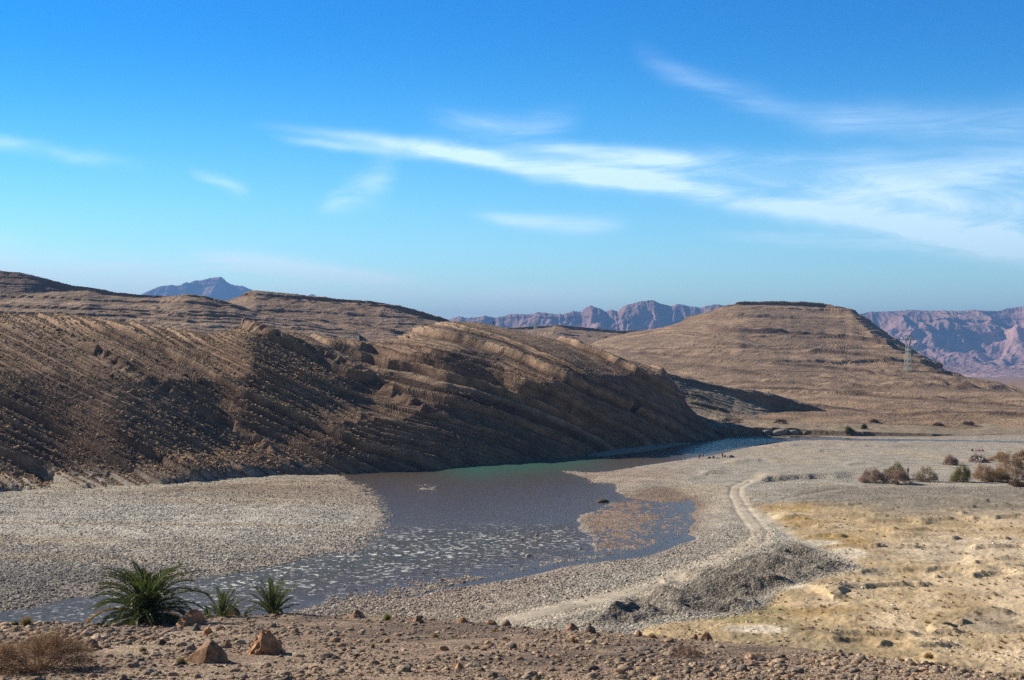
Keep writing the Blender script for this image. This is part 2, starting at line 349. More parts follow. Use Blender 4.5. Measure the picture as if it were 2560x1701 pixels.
def valley(px, py, X, Y):
    """height and colour of the valley floor"""
    w1 = fbm(X * 0.06, Y * 0.035, 0, 4, 11); w2 = fbm(X * 0.06, Y * 0.035, 0, 4, 31)
    near = np.clip((py - 1090) / 200, 0.12, 1)
    qx = px + w1 * 42 * near; qy = py + w2 * 12 * near
    d = pdist(qx, qy, RIVER); isl = pdist(qx, qy, ISLAND); sh = pdist(qx, qy, SHOAL)
    rif = pdist(qx, qy, RIFFLE, False); pool = pdist(qx, qy, POOLS, False)
    soft_left = sst(qx, 1020, 900) * sst(qy, 1190, 1215) * sst(qy, 1395, 1350)
    soft_near = sst(qx, 760, 900) * sst(qy, 1330, 1390)
    wid = 40 + 90 * soft_left + 110 * soft_near
    z = np.where(d > 0, -0.75 * sst(d, 0, wid * 2.0), 0.55 * sst(-d, -wid * 0.2, wid * 2.4) + 0.06)
    wet = sst(-d, 100 + 90 * soft_near, 0)
    zi = np.where(isl > 0, 0.35 * sst(isl, 0, 18) + 0.05, z); z = np.where(isl > -25, np.maximum(z, 0.05 - 0.5 * sst(-isl, 0, 25)), z); z = np.where(isl > 0, zi, z)
    z = np.where(sh > -60, np.maximum(z, 0.03 - 0.05 * sst(qx, 1540, 1680) - 0.5 * sst(-sh, 0, 60)), z)
    z = np.maximum(z, -0.09 - 0.03 * w1 - 0.6 * sst(rif, 8, 90))
    blob = np.hypot(px - 1064, (py - 1219) * 3.2); z = np.maximum(z, -0.0 - 0.5 * sst(blob, 20, 75))
    # blue side pools inside the near cobble bank
    z = z - (0.45 * sst(pool + 18 * w1, 24, 4)) * (z > -0.2)
    cob = fbm(X * 1.9, Y * 1.3, 0, 3, 5); cob2 = fbm(X * 0.7, Y * 0.5, 0, 3, 8)
    smooth_zone = sst(px, 1350, 1500) * sst(py, 1260, 1190)
    cz = 1 - 0.75 * smooth_zone
    z = z + cz * (0.085 * cob + 0.06 * cob2) + 0.05 * w1
    # undulation away from the river
    und = sst(-d, 60, 400)
    z = z + und * (0.35 * fbm(X * 0.02, Y * 0.014, 0, 4, 41) + 0.25)
    # terrace along the far bank and small scarps on the flats
    bank = [(1740, 1098), (1800, 1090), (1990, 1089), (2120, 1091), (2330, 1092), (2500, 1088), (3260, 1086)]
    b0 = np.interp(px + 14 * vn(X * 0.12, Y * 0.0, 0, 3), [p[0] for p in bank], [p[1] for p in bank])
    bh = np.interp(px, [1700, 1760, 1850, 1960, 2060, 2200, 2320, 2400, 3200], [2.2, 3.0, 3.3, 2.9, 1.9, 1.6, 0.9, 0.4, 0.3])
    ter = sst(b0 - py, 0.0, 0.45) * (1 + 0.22 * fbm(X * 0.25, Y * 0.12, 0, 3, 51))
    z = np.where(py < b0 + 0.5, np.maximum(z * 0 + 0.05, 0.1) + bh * ter + sst(b0 - py, 0.5, 9) * (0.6 + 0.9 * fbm(X * .06, Y * .04, 0, 4, 9)), z)
    def scarp(pts, hgt, back, jit=3.0):
        P = np.array(pts, float); yy = np.interp(px, P[:, 0], P[:, 1]) + jit * vn(X * 0.12, 0 * X, 0, 77) + jit * 0.4 * vn(X * 0.45, 0 * X, 0, 78)
        e = sst(px, P[0, 0], P[0, 0] + 40) * sst(px, P[-1, 0], P[-1, 0] - 60)
        s_ = yy - py
        return hgt * e * sst(s_, 0.0, 2.0) * sst(s_, back, back * 0.25)
    z = z + scarp([(1880, 1216), (1960, 1210), (2060, 1206), (2140, 1206)], 1.0, 30, 1.5)
    z = z + scarp([(1740, 1196), (1790, 1192), (1830, 1190)], 0.8, 16) + scarp([(1700, 1208), (1740, 1205), (1770, 1204)], 0.5, 14)
    z = z + scarp([(1890, 1122), (2000, 1120), (2200, 1120), (2300, 1121)], 0.5, 12) + scarp([(2000, 1140), (2060, 1137), (2120, 1140)], 0.45, 12)
    z = z + scarp([(1800, 1165), (1900, 1160), (1980, 1162)], 0.5, 16) + scarp([(2100, 1175), (2160, 1168), (2230, 1172)], 0.30, 16)
    z = z + scarp([(2400, 1432), (2480, 1438), (2700, 1442), (2900, 1440)], 0.40, 60) + scarp([(2320, 1456), (2370, 1458), (2400, 1455)], 0.25, 16)
    z = z + scarp([(2200, 1358), (2260, 1360), (2330, 1362)], 0.3, 30) + scarp([(2240, 1420), (2300, 1425), (2390, 1420)], 0.25, 20)
    dug = sst(pdist(qx, qy, DUG), -6, 40)
    rd = ridged(X * 0.10 + Y * 0.03, Y * 0.085, 0, 3, 21); rf = fbm(X * 0.5, Y * 0.35, 0, 4, 22)
    z = z + dug * (1.5 * np.clip(rd, -0.2, 1) - 0.35 + 0.55 * rf)
    sand = sst(pdist(qx, qy, SAND), -14, 26)
    z = z + sand * (0.50 * fbm(X * 0.07, Y * 0.05, 0, 4, 61) + 0.05 * fbm(X * .8, Y * .5, 0, 3, 62) + 0.45 * sst(ridged(X * 0.07, Y * 0.10, 0, 3, 63), 0.62, 0.80))
    trk = pdist(px + 6 * w1, py + 2 * w2, TRACK, False); tr2 = pdist(px, py, TRACK2, False); tr3 = pdist(px, py, TRACK3, False)
    tw = np.interp(py, [1200, 1300, 1400, 1560], [20, 40, 58, 95])
    road = np.maximum(sst(trk, tw, tw * 0.45), 0.7 * sst(tr2, 12, 4)); road = np.maximum(road, 0.7 * sst(tr3, 14, 5))
    rut = np.exp(-((trk / tw - 0.42) / 0.14) ** 2)
    z = np.where(road > 0, z * (1 - 0.6 * road) + 0.6 * road * (0.42), z) - 0.10 * rut * sst(py, 1420, 1340)
    z = np.where((py > b0) & (d < -30), np.maximum(z, 0.06), z)
    # ---- colours
    N = px.shape
    gray = np.array([0.43, 0.40, 0.35]); tan = np.array([0.46, 0.37, 0.25]); pink = np.array([0.36, 0.27, 0.22]); wetc = np.array([0.115, 0.078, 0.055])
    c = np.ones(N + (3,)) * gray
    n1 = fbm(X * 0.05, Y * 0.03, 0, 5, 71); n2 = fbm(X * 0.25, Y * 0.12, 0, 4, 72); n3 = fbm(X * 1.1, Y * 0.7, 0, 3, 73)
    c = lerp(c, np.array([0.48, 0.42, 0.335]), sst(n1 + 0.4 * n2, 0.0, 0.45))
    leftbar = sst(px, 1000, 900) * sst(py, 1180, 1200)
    c = lerp(c, np.array([0.62, 0.59, 0.53]), leftbar * np.exp(-((py - 1320 - 25 * n1) / 70) ** 2) * 0.9)
    c = lerp(c, np.array([0.27, 0.26, 0.245]), leftbar * sst(py + 30 * n1, 1395, 1470) * 0.75)
    c = lerp(c, np.array([0.34, 0.26, 0.19]), leftbar * sst(py - 10 * n1, 1268, 1225) * 0.8)
    bands = fbm(X * 0.012 + 0.2 * n1, Y * 0.11, 0, 4, 79); c = lerp(c, np.array([0.52, 0.43, 0.32]), leftbar * sst(bands, 0.12, 0.42) * 0.7); c = lerp(c, np.array([0.24, 0.23, 0.22]), leftbar * sst(-bands, 0.12, 0.45) * 0.55)
    foot = np.interp(px, [-600, 0, 300, 700, 850], [1250, 1240, 1232, 1196, 1190])
    c = lerp(c, np.array([0.52, 0.47, 0.38]), leftbar * sst(py, foot + 16, foot + 3) * 0.9)
    c = lerp(c, pink, sst(px, 1350, 1450) * sst(px, 1760, 1640) * sst(py, 1165, 1185) * sst(py, 1225, 1205) * 0.7)
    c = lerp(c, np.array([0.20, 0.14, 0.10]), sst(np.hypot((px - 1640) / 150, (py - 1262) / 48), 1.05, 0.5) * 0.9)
    nearb = sst(px, 780, 900) * sst(px, 1950, 1600) * sst(py, 1340, 1400)
    c = lerp(c, np.array([0.38, 0.31, 0.25]), nearb * sst(px + n1 * 150, 1500, 1100) * 0.85)
    wetf = wet * (d < 0)
    c = lerp(c, np.array([0.42, 0.34, 0.29]), wetf * 0.45)
    c = lerp(c, np.array([0.31, 0.225, 0.175]), sst(sh, -20, 20) * 0.9)
    c = lerp(c, wetc, np.clip(sst(z, 0.02, -0.10), 0, 1) * 0.8 * (sh < 0))
    c = lerp(c, np.array([0.20, 0.18, 0.155]), dug * (0.85 + 0.2 * n2))
    sc = np.ones(N + (3,)) * np.array([0.52, 0.40, 0.24])
    sc = lerp(sc, np.array([0.66, 0.53, 0.36]), sst(n1 + 0.5 * n2, 0.02, 0.4))
    sc = lerp(sc, np.array([0.36, 0.29, 0.185]), sst(-n1 + 0.6 * n2, 0.1, 0.5) * 0.8)
    sc = lerp(sc, np.array([0.31, 0.27, 0.215]), sst(py + 18 * n1, 1330, 1275) * sst(px, 2080, 2300))
    blobm = lambda x, y, a, b, n=0.35: sst(np.hypot((px - x) / a, (py - y) / b) + n * n2 + n * n1, 1.15, 0.55)
    sc = lerp(sc, np.array([0.62, 0.51, 0.37]), blobm(2420, 1392, 260, 50))
    for (x, y, a, b) in ((2080, 1375, 110, 22), (1990, 1320, 80, 16), (1960, 1283, 90, 10), (2190, 1595, 60, 8), (2060, 1545, 100, 12)):
        sc = lerp(sc, np.array([0.43, 0.29, 0.12]), blobm(x, y, a, b) * 0.65)
    for (x, y, a, b) in ((2040, 1375, 60, 9), (2120, 1405, 50, 14), (1975, 1488, 60, 9), (1890, 1597, 80, 13), (1960, 1275, 25, 4)):
        sc = lerp(sc, np.array([0.75, 0.67, 0.54]), blobm(x, y, a, b, 0.5) * 0.9)
    for (x, y, a, b) in ((1905, 1540, 70, 12), (1880, 1568, 90, 10)):
        sc = lerp(sc, np.array([0.33, 0.29, 0.13]), blobm(x, y, a, b) * 0.7)
    for (x, y, a, b) in ((2190, 1452, 60, 12), (2500, 1575, 120, 30), (2130, 1490, 40, 8)):
        sc = lerp(sc, np.array([0.32, 0.29, 0.25]), blobm(x, y, a, b, 0.6) * 0.6)
    c = lerp(c, sc, 0) if False else c * (1 - sand[..., None]) + sc * sand[..., None]
    c = lerp(c, np.array([0.40, 0.26, 0.10]), 0.75 * blobm(1985, 1272, 120, 9))
    c = lerp(c, np.array([0.58, 0.51, 0.41]), road * 0.9 * (0.85 + 0.3 * n2))
    c = lerp(c, np.array([0.50, 0.42, 0.29]), 0.5 * blobm(1760, 1230, 90, 14))
    c = lerp(c, np.array([0.29, 0.255, 0.21]), sst(px + 60 * n1, 1900, 2050) * sst(py + 6 * n2, 1222, 1232) * sst(py + 12 * n1, 1285, 1262) * 0.8)
    far = sst(py, 1096, 1086)
    c = lerp(c, np.array([0.33, 0.26, 0.18]), far * 0.85)
    c = lerp(c, np.array([0.34, 0.21, 0.14]), sst(py, 990, 960))
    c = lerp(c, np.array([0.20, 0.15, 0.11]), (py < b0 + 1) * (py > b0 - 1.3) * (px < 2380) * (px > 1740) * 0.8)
    return z, np.clip(c * (1 + 0.12 * n3[..., None]), 0, 0.85)
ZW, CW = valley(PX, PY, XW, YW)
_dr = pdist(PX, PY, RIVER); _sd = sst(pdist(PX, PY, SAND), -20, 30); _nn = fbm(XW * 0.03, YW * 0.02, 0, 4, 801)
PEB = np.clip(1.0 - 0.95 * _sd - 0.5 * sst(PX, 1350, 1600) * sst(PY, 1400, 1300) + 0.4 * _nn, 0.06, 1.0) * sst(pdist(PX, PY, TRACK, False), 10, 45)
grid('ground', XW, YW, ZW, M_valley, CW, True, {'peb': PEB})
tag(bpy.data.objects['ground'], kind='structure')
_zi = {}
def vz(px, py):
    """valley height at the ground point seen at (px, py) on the flat"""
    px = np.atleast_1d(np.asarray(px, float)); py = np.atleast_1d(np.asarray(py, float)); Y = groundY(py)
    return valley(px, py, (px - CX) / F * Y, Y)[0]

# river surface
cp = np.arange(-700, 3260, 22.0); rp = np.concatenate([np.arange(1880, 1130, -8.0), np.arange(1130, 1084, -3.0)])
A, B = np.meshgrid(cp, rp); Yr = groundY(B); Xr = (A - CX) / F * Yr
foam = sst(B, 1295, 1345) * sst(A, 1560, 1380) * (0.55 + 0.45 * sst(A, 400, 700))
foam = np.maximum(foam * np.clip(1 - np.abs(pdist(A, B, [(-400, 1600), (200, 1545), (600, 1455), (900, 1400), (1100, 1365), (1420, 1320)], False)) / 220, 0, 1) ** 0.5, 0)
green = np.exp(-(pdist(A, B, [(1180, 1172), (1330, 1160), (1430, 1148)], False) / 85) ** 2) + 0.22 * np.exp(-(pdist(A, B, [(0, 1580), (600, 1465), (900, 1395), (1250, 1350)], False) / 120) ** 2)
grid('river', Xr, Yr, 0 * Xr, M_water, None, True, {'foam': foam, 'green': np.clip(green, 0, 1)})
tag(bpy.data.objects['river'], kind='structure')

# ------------------------------------------------------------------ hills: surface patches through control profiles
def patch(px, prof, nv, vpow=None):
    """prof: list of (Y array, z array) per control row over px; returns X, Y, Z grids (nv rows)"""
    Yc = np.array([p[0] for p in prof]); Zc = np.array([p[1] for p in prof])
    k = len(prof)
    # rows spent in proportion to the control row weights
    wts = np.array(vpow if vpow else [1] * (k - 1), float); cum = np.concatenate([[0], np.cumsum(wts)]); cum /= cum[-1]
    v = np.linspace(0, 1, nv); Yg = np.empty((nv, len(px))); Zg = np.empty((nv, len(px)))
    idx = np.clip(np.searchsorted(cum, v, 'right') - 1, 0, k - 2); t = (v - cum[idx]) / (cum[idx + 1] - cum[idx])
    Yg = Yc[idx] * (1 - t[:, None]) + Yc[idx + 1] * t[:, None]; Zg = Zc[idx] * (1 - t[:, None]) + Zc[idx + 1] * t[:, None]
    return (px[None, :] - CX) / F * Yg, Yg, Zg
def zat(py, Y): return H + (HZ - py) / F * Y
def saw(s, period, a, seed, soft=0.10, rev=False):
    """ledge profile: a scarp that rises abruptly with s, then a tread that sinks back; every bed has its own strength"""
    ph = s / period + 0.55 * vn(s / period * 0.7, 0 * s, 0, seed); k = np.floor(ph); f = ph - k
    amp = np.clip(0.5 + 0.9 * vn(k * 1.37, a, 0, seed + 1) + 0.35 * vn(k * 0.7, a * 6, 0, seed + 2), 0.0, 1.3)
    if rev: return amp * f ** 1.3 * sst(1 - f, 0, soft), amp
    return amp * sst(f, 0, soft) * (1 - f) ** 0.8, amp
def beds(s, a, b, seed, lo=0.46, hi=0.56, o=2):
    n = 0.5 + 0.5 * (vn(s, a, b, seed) + 0.5 * vn(s * 2.7, a * 1.5, b * 1.5, seed + 1)) / 1.5
    return sst(n, lo, hi)

# --- the dipping-strata hill across the river
HT = [(-700, 1262, 1200, 18, 792, 395), (0, 1240, 1195, 15, 785, 400), (150, 1236, 1190, 15, 788, 402), (300, 1231, 1180, 16, 805, 400), (420, 1220, 1165, 17, 824, 400),
      (530, 1208, 1145, 18, 835, 400), (590, 1203, 1130, 20, 822, 398), (625, 1200, 1120, 20, 814, 396), (700, 1194, 1105, 22, 829, 402), (800, 1188, 1088, 25, 847, 415),
      (900, 1182, 1066, 26, 859, 440), (930, 1181, 1058, 27, 860, 455), (1000, 1179, 1045, 28, 839, 488), (1060, 1173, 1030, 30, 815, 495), (1130, 1167, 1012, 31, 803, 500),
      (1200, 1160, 1000, 32, 808, 504), (1260, 1156, 985, 32, 820, 505), (1400, 1147, 962, 33, 851, 490), (1500, 1130, 948, 34, 879, 480), (1600, 1117, 942, 30, 913, 465),
      (1655, 1111, 945, 27, 928, 460), (1690, 1108, 985, 21, 966, 456), (1720, 1104, 1028, 14, 1018, 453), (1750, 1102, 1060, 8, 1050, 452), (1790, 1098, 1089, 4, 1085, 451), (1812, 1096, 1098, 2, 1097, 451)]
hp = np.arange(-640, 1815, 1.55)
f_, k_, kw, c_, cY = [gsm(itab(hp, HT, i), q_) for i, q_ in ((1, 34), (2, 48), (3, 56), (4, 11), (5, 48))]
blend_ = sst(hp, 1560, 1660); f_, k_, kw, c_, cY = [a_ * (1 - blend_) + blend_ * gsm(itab(hp, HT, i), 6) for i, a_ in enumerate((f_, k_, kw, c_, cY), 1)]
Yf = groundY(f_); wob = 2.0 * vn(hp * 0.007, 0 * hp, 0, 91)
Yf = Yf + wob; Yk = Yf + kw
cy2 = c_
Zk, Zc = zat(k_, Yk), zat(cy2, cY)
m1Y = Yk + (cY - Yk) * 0.35; m1Z = Zk + (Zc - Zk) * 0.52; m2Y = Yk + (cY - Yk) * 0.72; m2Z = Zk + (Zc - Zk) * 0.87
X, Y, Z = patch(hp, [(Yf - 6, 0 * Yf - 2.2), (Yf, 0 * Yf + 0.1), (Yk, Zk), (m1Y, m1Z), (m2Y, m2Z), (cY, Zc), (cY + 25, Zc - 2.5), (cY + 130, np.maximum(Zc * 0.35, -1) - 1)], 610, [0.2, 1.5, 1.5, 1.2, 1, 0.4, 0.5])
Z = gsm(Z, 20, 0) + 1.6 * vn(X * 0.03 + Y * 0.03, 0 * X, 0, 97) * np.exp(-((Z - Zk[None, :]) / 9) ** 2); Y0 = Y.copy()
N = normals(X, Y, Z)
edge = sst(np.arange(Z.shape[0]) / Z.shape[0], 0.0, 0.06)[:, None] * np.ones_like(Z); endx = sst(PXh := (X / Y * F + CX), 1795, 1640)
w = fbm(X * 0.018, Y * 0.018, 0, 4, 101)
PY0 = HZ - (Z - H) / Y * F
gx = np.array([-800, 0, 300, 600, 900, 960, 1130, 1260, 1400, 1600, 1850]); gs_ = np.array([.42, .50, .52, .54, .40, .20, .22, .34, .46, .50, .50])
gy = np.concatenate([[0], np.cumsum(np.diff(gx) * (gs_[1:] + gs_[:-1]) / 2)])
s = -(PY0 - np.interp(PXh, gx, gy)) * 0.125 + 1.3 * w + 0.5 * fbm(X * 0.07, Y * 0.07, 0, 2, 103)        # folded bedding, dipping to the right
tcoord = X * 0.9 - Y * 0.45
def bedph(s, period, seed):
    ph = s / period + 0.5 * vn(s / period * 0.7, 0 * s, 0, seed); k = np.floor(ph); f = ph - k
    amp = np.clip(0.62 + 0.75 * vn(k * 1.37, 0 * s, 0, seed + 1), 0.05, 1.25) * (0.8 + 0.5 * vn(tcoord * 0.02, k * 3.1, 0, seed + 2)); return f, amp
(bf, ba), (mf, ma), (ff, fa) = bedph(s, 8.0, 110), bedph(s, 2.8, 120), bedph(s, 1.1, 130)
big = ba * sst(bf, 0, .1) * (1 - bf) ** .8; mid = ma * sst(mf, 0, .17) * (1 - mf) ** .8; fin = fa * sst(ff, 0, .32) * (1 - ff) ** .8
brk = 0.5 + 0.5 * fbm(X * 0.35, Y * 0.35, Z * 0.35, 3, 140)
rightness = sst(PXh, 500, 1100)
crf = 1 - 0.75 * np.exp(-((Y - cY[None, :]) / 26) ** 2)
disp = crf * big * (2.1 + 1.1 * rightness) * (0.85 + 0.3 * brk) + (0.45 + 0.55 * crf) * (mid * (2.0 + 0.8 * rightness) * (0.8 + 0.35 * brk) + fin * (1.0 + 0.3 * rightness) * (0.6 + 0.6 * brk))
disp = disp - (1.0 * np.exp(-((mf - 0.93) / 0.055) ** 2) * ma + 0.45 * np.exp(-((ff - 0.9) / 0.10) ** 2) * fa) * (0.6 + 0.6 * sst(vn(tcoord * 0.08, s * 0.7, 0, 141), -0.5, 0.2))
disp = disp - 7.0 * np.exp(-(((PXh - 1585) / 7.5) ** 2 + ((PY0 - 1022) / 8.5) ** 2) ** 2)      # cave mouth
disp = disp + 0.5 * fbm(X * 0.045, Y * 0.045, Z * 0.045, 3, 150) + 0.16 * fbm(X * 0.6, Y * 0.6, Z * 0.6, 3, 160)
gully = sst(ridged(X * 0.022 - Z * 0.01, Y * 0.006, 0, 2, 170), 0.55, 0.95)
disp = (disp - 0.4 * gully) * edge * endx
for (ox, oy, dx, dy, hgt) in ((250, 890, 1, .52, 1.7), (620, 822, 1, .42, 1.9)):      # the two blocky outcrop ribs
    u_ = PXh - ox; PYh = HZ - (Z - H) / Y * F
    off = PYh - (oy + dy * u_ + 0.00012 * u_ * u_ * np.sign(u_)) + 5 * w
    rib = np.exp(-(off / 9) ** 2) * sst(u_, -190 if ox == 250 else -60, 0) * sst(u_, 560, 380)
    disp = disp + hgt * rib * (0.35 + 1.0 * sst(vn(X * 0.42, Y * 0.42, Z * 0.42, 181), -0.35, 0.2))
lift = N * disp[..., None]
X, Y, Z = X + lift[..., 0] * 0.6, Y + lift[..., 1] * 0.6, Z + lift[..., 2]
nn = fbm(X * 0.1, Y * 0.1, Z * 0.1, 4, 190)
cN = normals(X, Y, Z); steep = sst(cN[..., 2], 0.80, 0.55)
C = np.ones(Z.shape + (3,)) * np.array([0.175, 0.124, 0.095])
C = lerp(C, np.array([0.26, 0.19, 0.138]), sst(nn, -0.15, 0.4) * 0.8)
C = lerp(C, np.array([0.41, 0.30, 0.21]), sst(Z, 30, 46) * 0.7)
C = lerp(C, np.array([0.52, 0.39, 0.285]), np.clip(np.exp(-((mf - 0.2) / 0.14) ** 2) * ma * 0.6 + np.exp(-((ff - 0.25) / 0.16) ** 2) * fa * 0.5, 0, 0.8))          # pale bed tops, lightened to read as sunlit treads
C = lerp(C, np.array([0.085, 0.052, 0.042]), np.clip(sst(mf, 0.70, 0.95) * ma * 0.8 + sst(ff, 0.62, 0.95) * fa * 0.55 + sst(bf, 0.85, 0.97) * ba * 0.5, 0, 0.9))   # dark rock between them, with the shade of the steps painted in
C = lerp(C, np.array([0.045, 0.03, 0.026]), np.clip(np.exp(-((mf - 0.93) / 0.07) ** 2) * ma * 0.9, 0, 0.85))  # slot shadow painted into the narrow grooves
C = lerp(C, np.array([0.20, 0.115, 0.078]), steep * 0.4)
C = lerp(C, np.array([0.42, 0.41, 0.39]), sst(Z + 2 * nn, 5.0, 1.0) * sst(PXh, 900, 500) * 0.8 * sst(mf, .8, .4))
grid('strata_hill', X, Y, Z, M_hill, C, False); tag(bpy.data.objects['strata_hill'], kind='structure')
HX, HY, HZs, HN, HPX = X, Y, Z, cN, PXh

# --- generic farther hills
def hill(name, tab, depth, foot_d, foot_z, col, rough_amp, cap=None, step=2.4, rows=170, dip=0.05, back=200, bedf=0.22, bedamp=1.0, seed=0, ledges=(), shape=1.0, col2=None, mt=None, midfrac=0.5, midz=0.45, gul=0.0, curve=None, capback=None, capw=0.22):
    px = np.arange(tab[0][0], tab[-1][0], step)
    c = gsm(itab(px, tab, 1), 4)
    Yc = np.interp(px, *depth) if isinstance(depth, tuple) else px * 0 + depth
    Yf = np.interp(px, *foot_d) if isinstance(foot_d, tuple) else px * 0 + foot_d
    Zc = zat(c, Yc)
    ch = np.interp(px, *cap) if cap else px * 0            # cap-rock cliff height in px
    chm = ch * Yc / F
    Yc, Yf, ch = gsm(Yc, 40 if not curve else 8), gsm(Yf, 40), gsm(ch, 12 if not curve else 6); Yi = Yc - 2 - ch * Yc / F * 0.3; ex = gsm(np.interp(px, *capback), 10) if capback else 0.0
    Zi = zat(c + ch, Yi); Yc = Yc + ex; Zc = zat(c, Yc); chm = np.maximum(Zc - Zi, 0)
    foot_z = np.interp(px, *foot_z) if isinstance(foot_z, tuple) else px * 0 + foot_z
    prof = [(Yf - 3, px * 0 - 3.0), (Yf, px * 0 + foot_z), (Yf + (Yc - Yf) * midfrac, foot_z + (Zc - chm - foot_z) * midz), (Yf + (Yc - Yf) * (midfrac + (1 - midfrac) * .55), foot_z + (Zc - chm - foot_z) * (midz + (1 - midz) * .52)),
            (Yi, Zi), (Yc, Zc), (Yc + back * 0.4, Zc - 2), (Yc + back, Zc * 0.3)]
    if curve:                                               # one slope form for the whole hill, cut off by the crest line
        cy_ = np.linspace(curve[0][0], curve[0][-1], 400); cz_ = gsm(np.interp(cy_, *curve), 28); z0 = lambda y: np.interp(y, cy_, cz_)
        sc_ = gsm(Zi / np.maximum(z0(Yi), 3), 6); fr = np.linspace(0, 1, 13)[1:-1]
        mids = [(Yf + (Yi - Yf) * q, np.maximum(z0(Yf + (Yi - Yf) * q) * (1 + (sc_ - 1) * q ** 0.6), 0) * q ** 0.0 * 1.0 + (foot_z - z0(Yf)) * (1 - q) ** 3) for q in fr]
        prof = prof[:2] + mids + prof[-4:]
    nm_ = len(prof) - 7
    X, Y, Z = patch(px, prof, rows, [0.06] + [3.0 / (nm_ + 3)] * (nm_ + 3) + [capw, 0.15, 0.1])
    capm = np.interp(np.linspace(0, 1, rows), np.array([0, 0.06, 1.06, 2.06, 3.06, 3.06 + capw, 3.21 + capw, 3.31 + capw]) / (3.31 + capw), [0, 0, 0, 0, 0, 1, 1, 1])[:, None] * np.ones_like(X)
    Zs = gsm(Z, 3, 0); hascap = sst(ch[None, :] + 0 * Z, 0.5, 5.0)
    Z = Zs * (1 - hascap) + Z * hascap
    N = normals(X, Y, Z); P_ = X / Y * F + CX
    w = fbm(X * 0.008, Y * 0.008, 0, 4, seed + 10)
    s = Z + dip * X + 3.5 * w
    def bp(period, sd_, soft):
        ph = s / period + 0.5 * vn(s / period * 0.7, 0 * s, 0, sd_); k = np.floor(ph); f = ph - k
        a_ = np.clip(0.6 + 0.8 * vn(k * 1.37, 0 * s, 0, sd_ + 1), 0.0, 1.25) * np.clip(0.75 + 0.7 * vn(X * 0.010 + Y * 0.003, k * 3.1, 0, sd_ + 2), 0, 1.3)
        return f, a_, a_ * sst(f, 0, soft) * (1 - f) ** 0.8
    f1, _a1, b1 = bp(1.6 / bedf, seed + 20, 0.12); f2, _a2, b2 = bp(0.5 / bedf, seed + 30, 0.22)
    brk = 0.5 + 0.5 * fbm(X * 0.1, Y * 0.1, Z * 0.1, 3, seed + 40)
    disp = bedamp * (b1 * 2.6 * (0.4 + brk) + b2 * 1.25 * (0.3 + brk)) + rough_amp * fbm(X * 0.02, Y * 0.02, Z * 0.02, 4, seed + 50) + 0.5 * rough_amp * fbm(X * 0.15, Y * 0.15, Z * 0.15, 3, seed + 60)
    if gul: disp = disp - gul * sst(ridged(X * 0.009 + Y * 0.003, Y * 0.003, 0, 3, seed + 65), 0.3, 0.95) * (1 - sst(Z, Zc.max() * 0.6, Zc.max()))
    disp = disp + (1.4 + 1.0 * hascap) * sst(capm + 0.0, -0.2, 0.6) * 0.8 * Y / 1000 * (vn(X * 0.06, 0 * X, 0, seed + 5) + 0.7 * vn(X * 0.2, 0 * X, 0, seed + 6)) * capm
    disp = disp + hascap * capm * 1.6 * fbm(X * 0.09, Y * 0.02, Z * 0.03, 3, seed + 70)
    PYs = HZ - (Z - H) / Y * F
    ledm = 0 * X
    for (lp, lh) in ledges:
        lp = np.array(lp, float); off = PYs - np.interp(P_, lp[:, 0], lp[:, 1]) - 1.5 * w
        disp = disp + lh * sst(off, 1.5, -1.5) * sst(off, -9, -2) * sst(P_, lp[0, 0], lp[0, 0] + 40) * sst(P_, lp[-1, 0], lp[-1, 0] - 60) * (0.5 + brk)
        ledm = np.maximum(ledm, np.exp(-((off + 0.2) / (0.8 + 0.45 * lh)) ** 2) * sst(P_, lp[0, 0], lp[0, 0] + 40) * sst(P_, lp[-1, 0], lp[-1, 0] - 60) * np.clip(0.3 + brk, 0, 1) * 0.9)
    e = sst(np.arange(rows) / rows, 0, 0.05)[:, None]
    L = N * (disp * e)[..., None]; X = X + 0.7 * L[..., 0]; Y = Y + L[..., 1]; Z = Z + 0.6 * L[..., 2]
    cn = normals(X, Y, Z); st = sst(cn[..., 2], 0.85, 0.6); nn = fbm(X * 0.03, Y * 0.03, Z * 0.03, 4, seed + 80)
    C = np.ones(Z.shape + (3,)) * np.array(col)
    C = lerp(C, np.array(col) * 1.35, sst(nn, 0, 0.5)); C = lerp(C, np.array(col) * 1.5, np.clip(np.exp(-((f2 - 0.25) / 0.16) ** 2) * _a2 * 0.7, 0, 1)); C = lerp(C, np.array(col) * 0.36, np.clip(sst(f2, .72, .95) * _a2 * .75 + sst(f1, .86, .97) * _a1 * .75, 0, .85)); C = lerp(C, np.array(col2 if col2 else (0.24, 0.15, 0.105)), st * 0.7)  # bed tops painted as if sunlit, under-scarps as if shaded
    C = lerp(C, np.array([0.19, 0.12, 0.085]), hascap * capm * 0.6); C = lerp(C, np.array([0.085, 0.055, 0.042]), ledm)  # brown cap rock; ledge faces painted dark in place of their shade
    o = grid(name, X, Y, Z, mt or M_far, C, False); tag(o, kind='structure'); return (X, Y, Z)

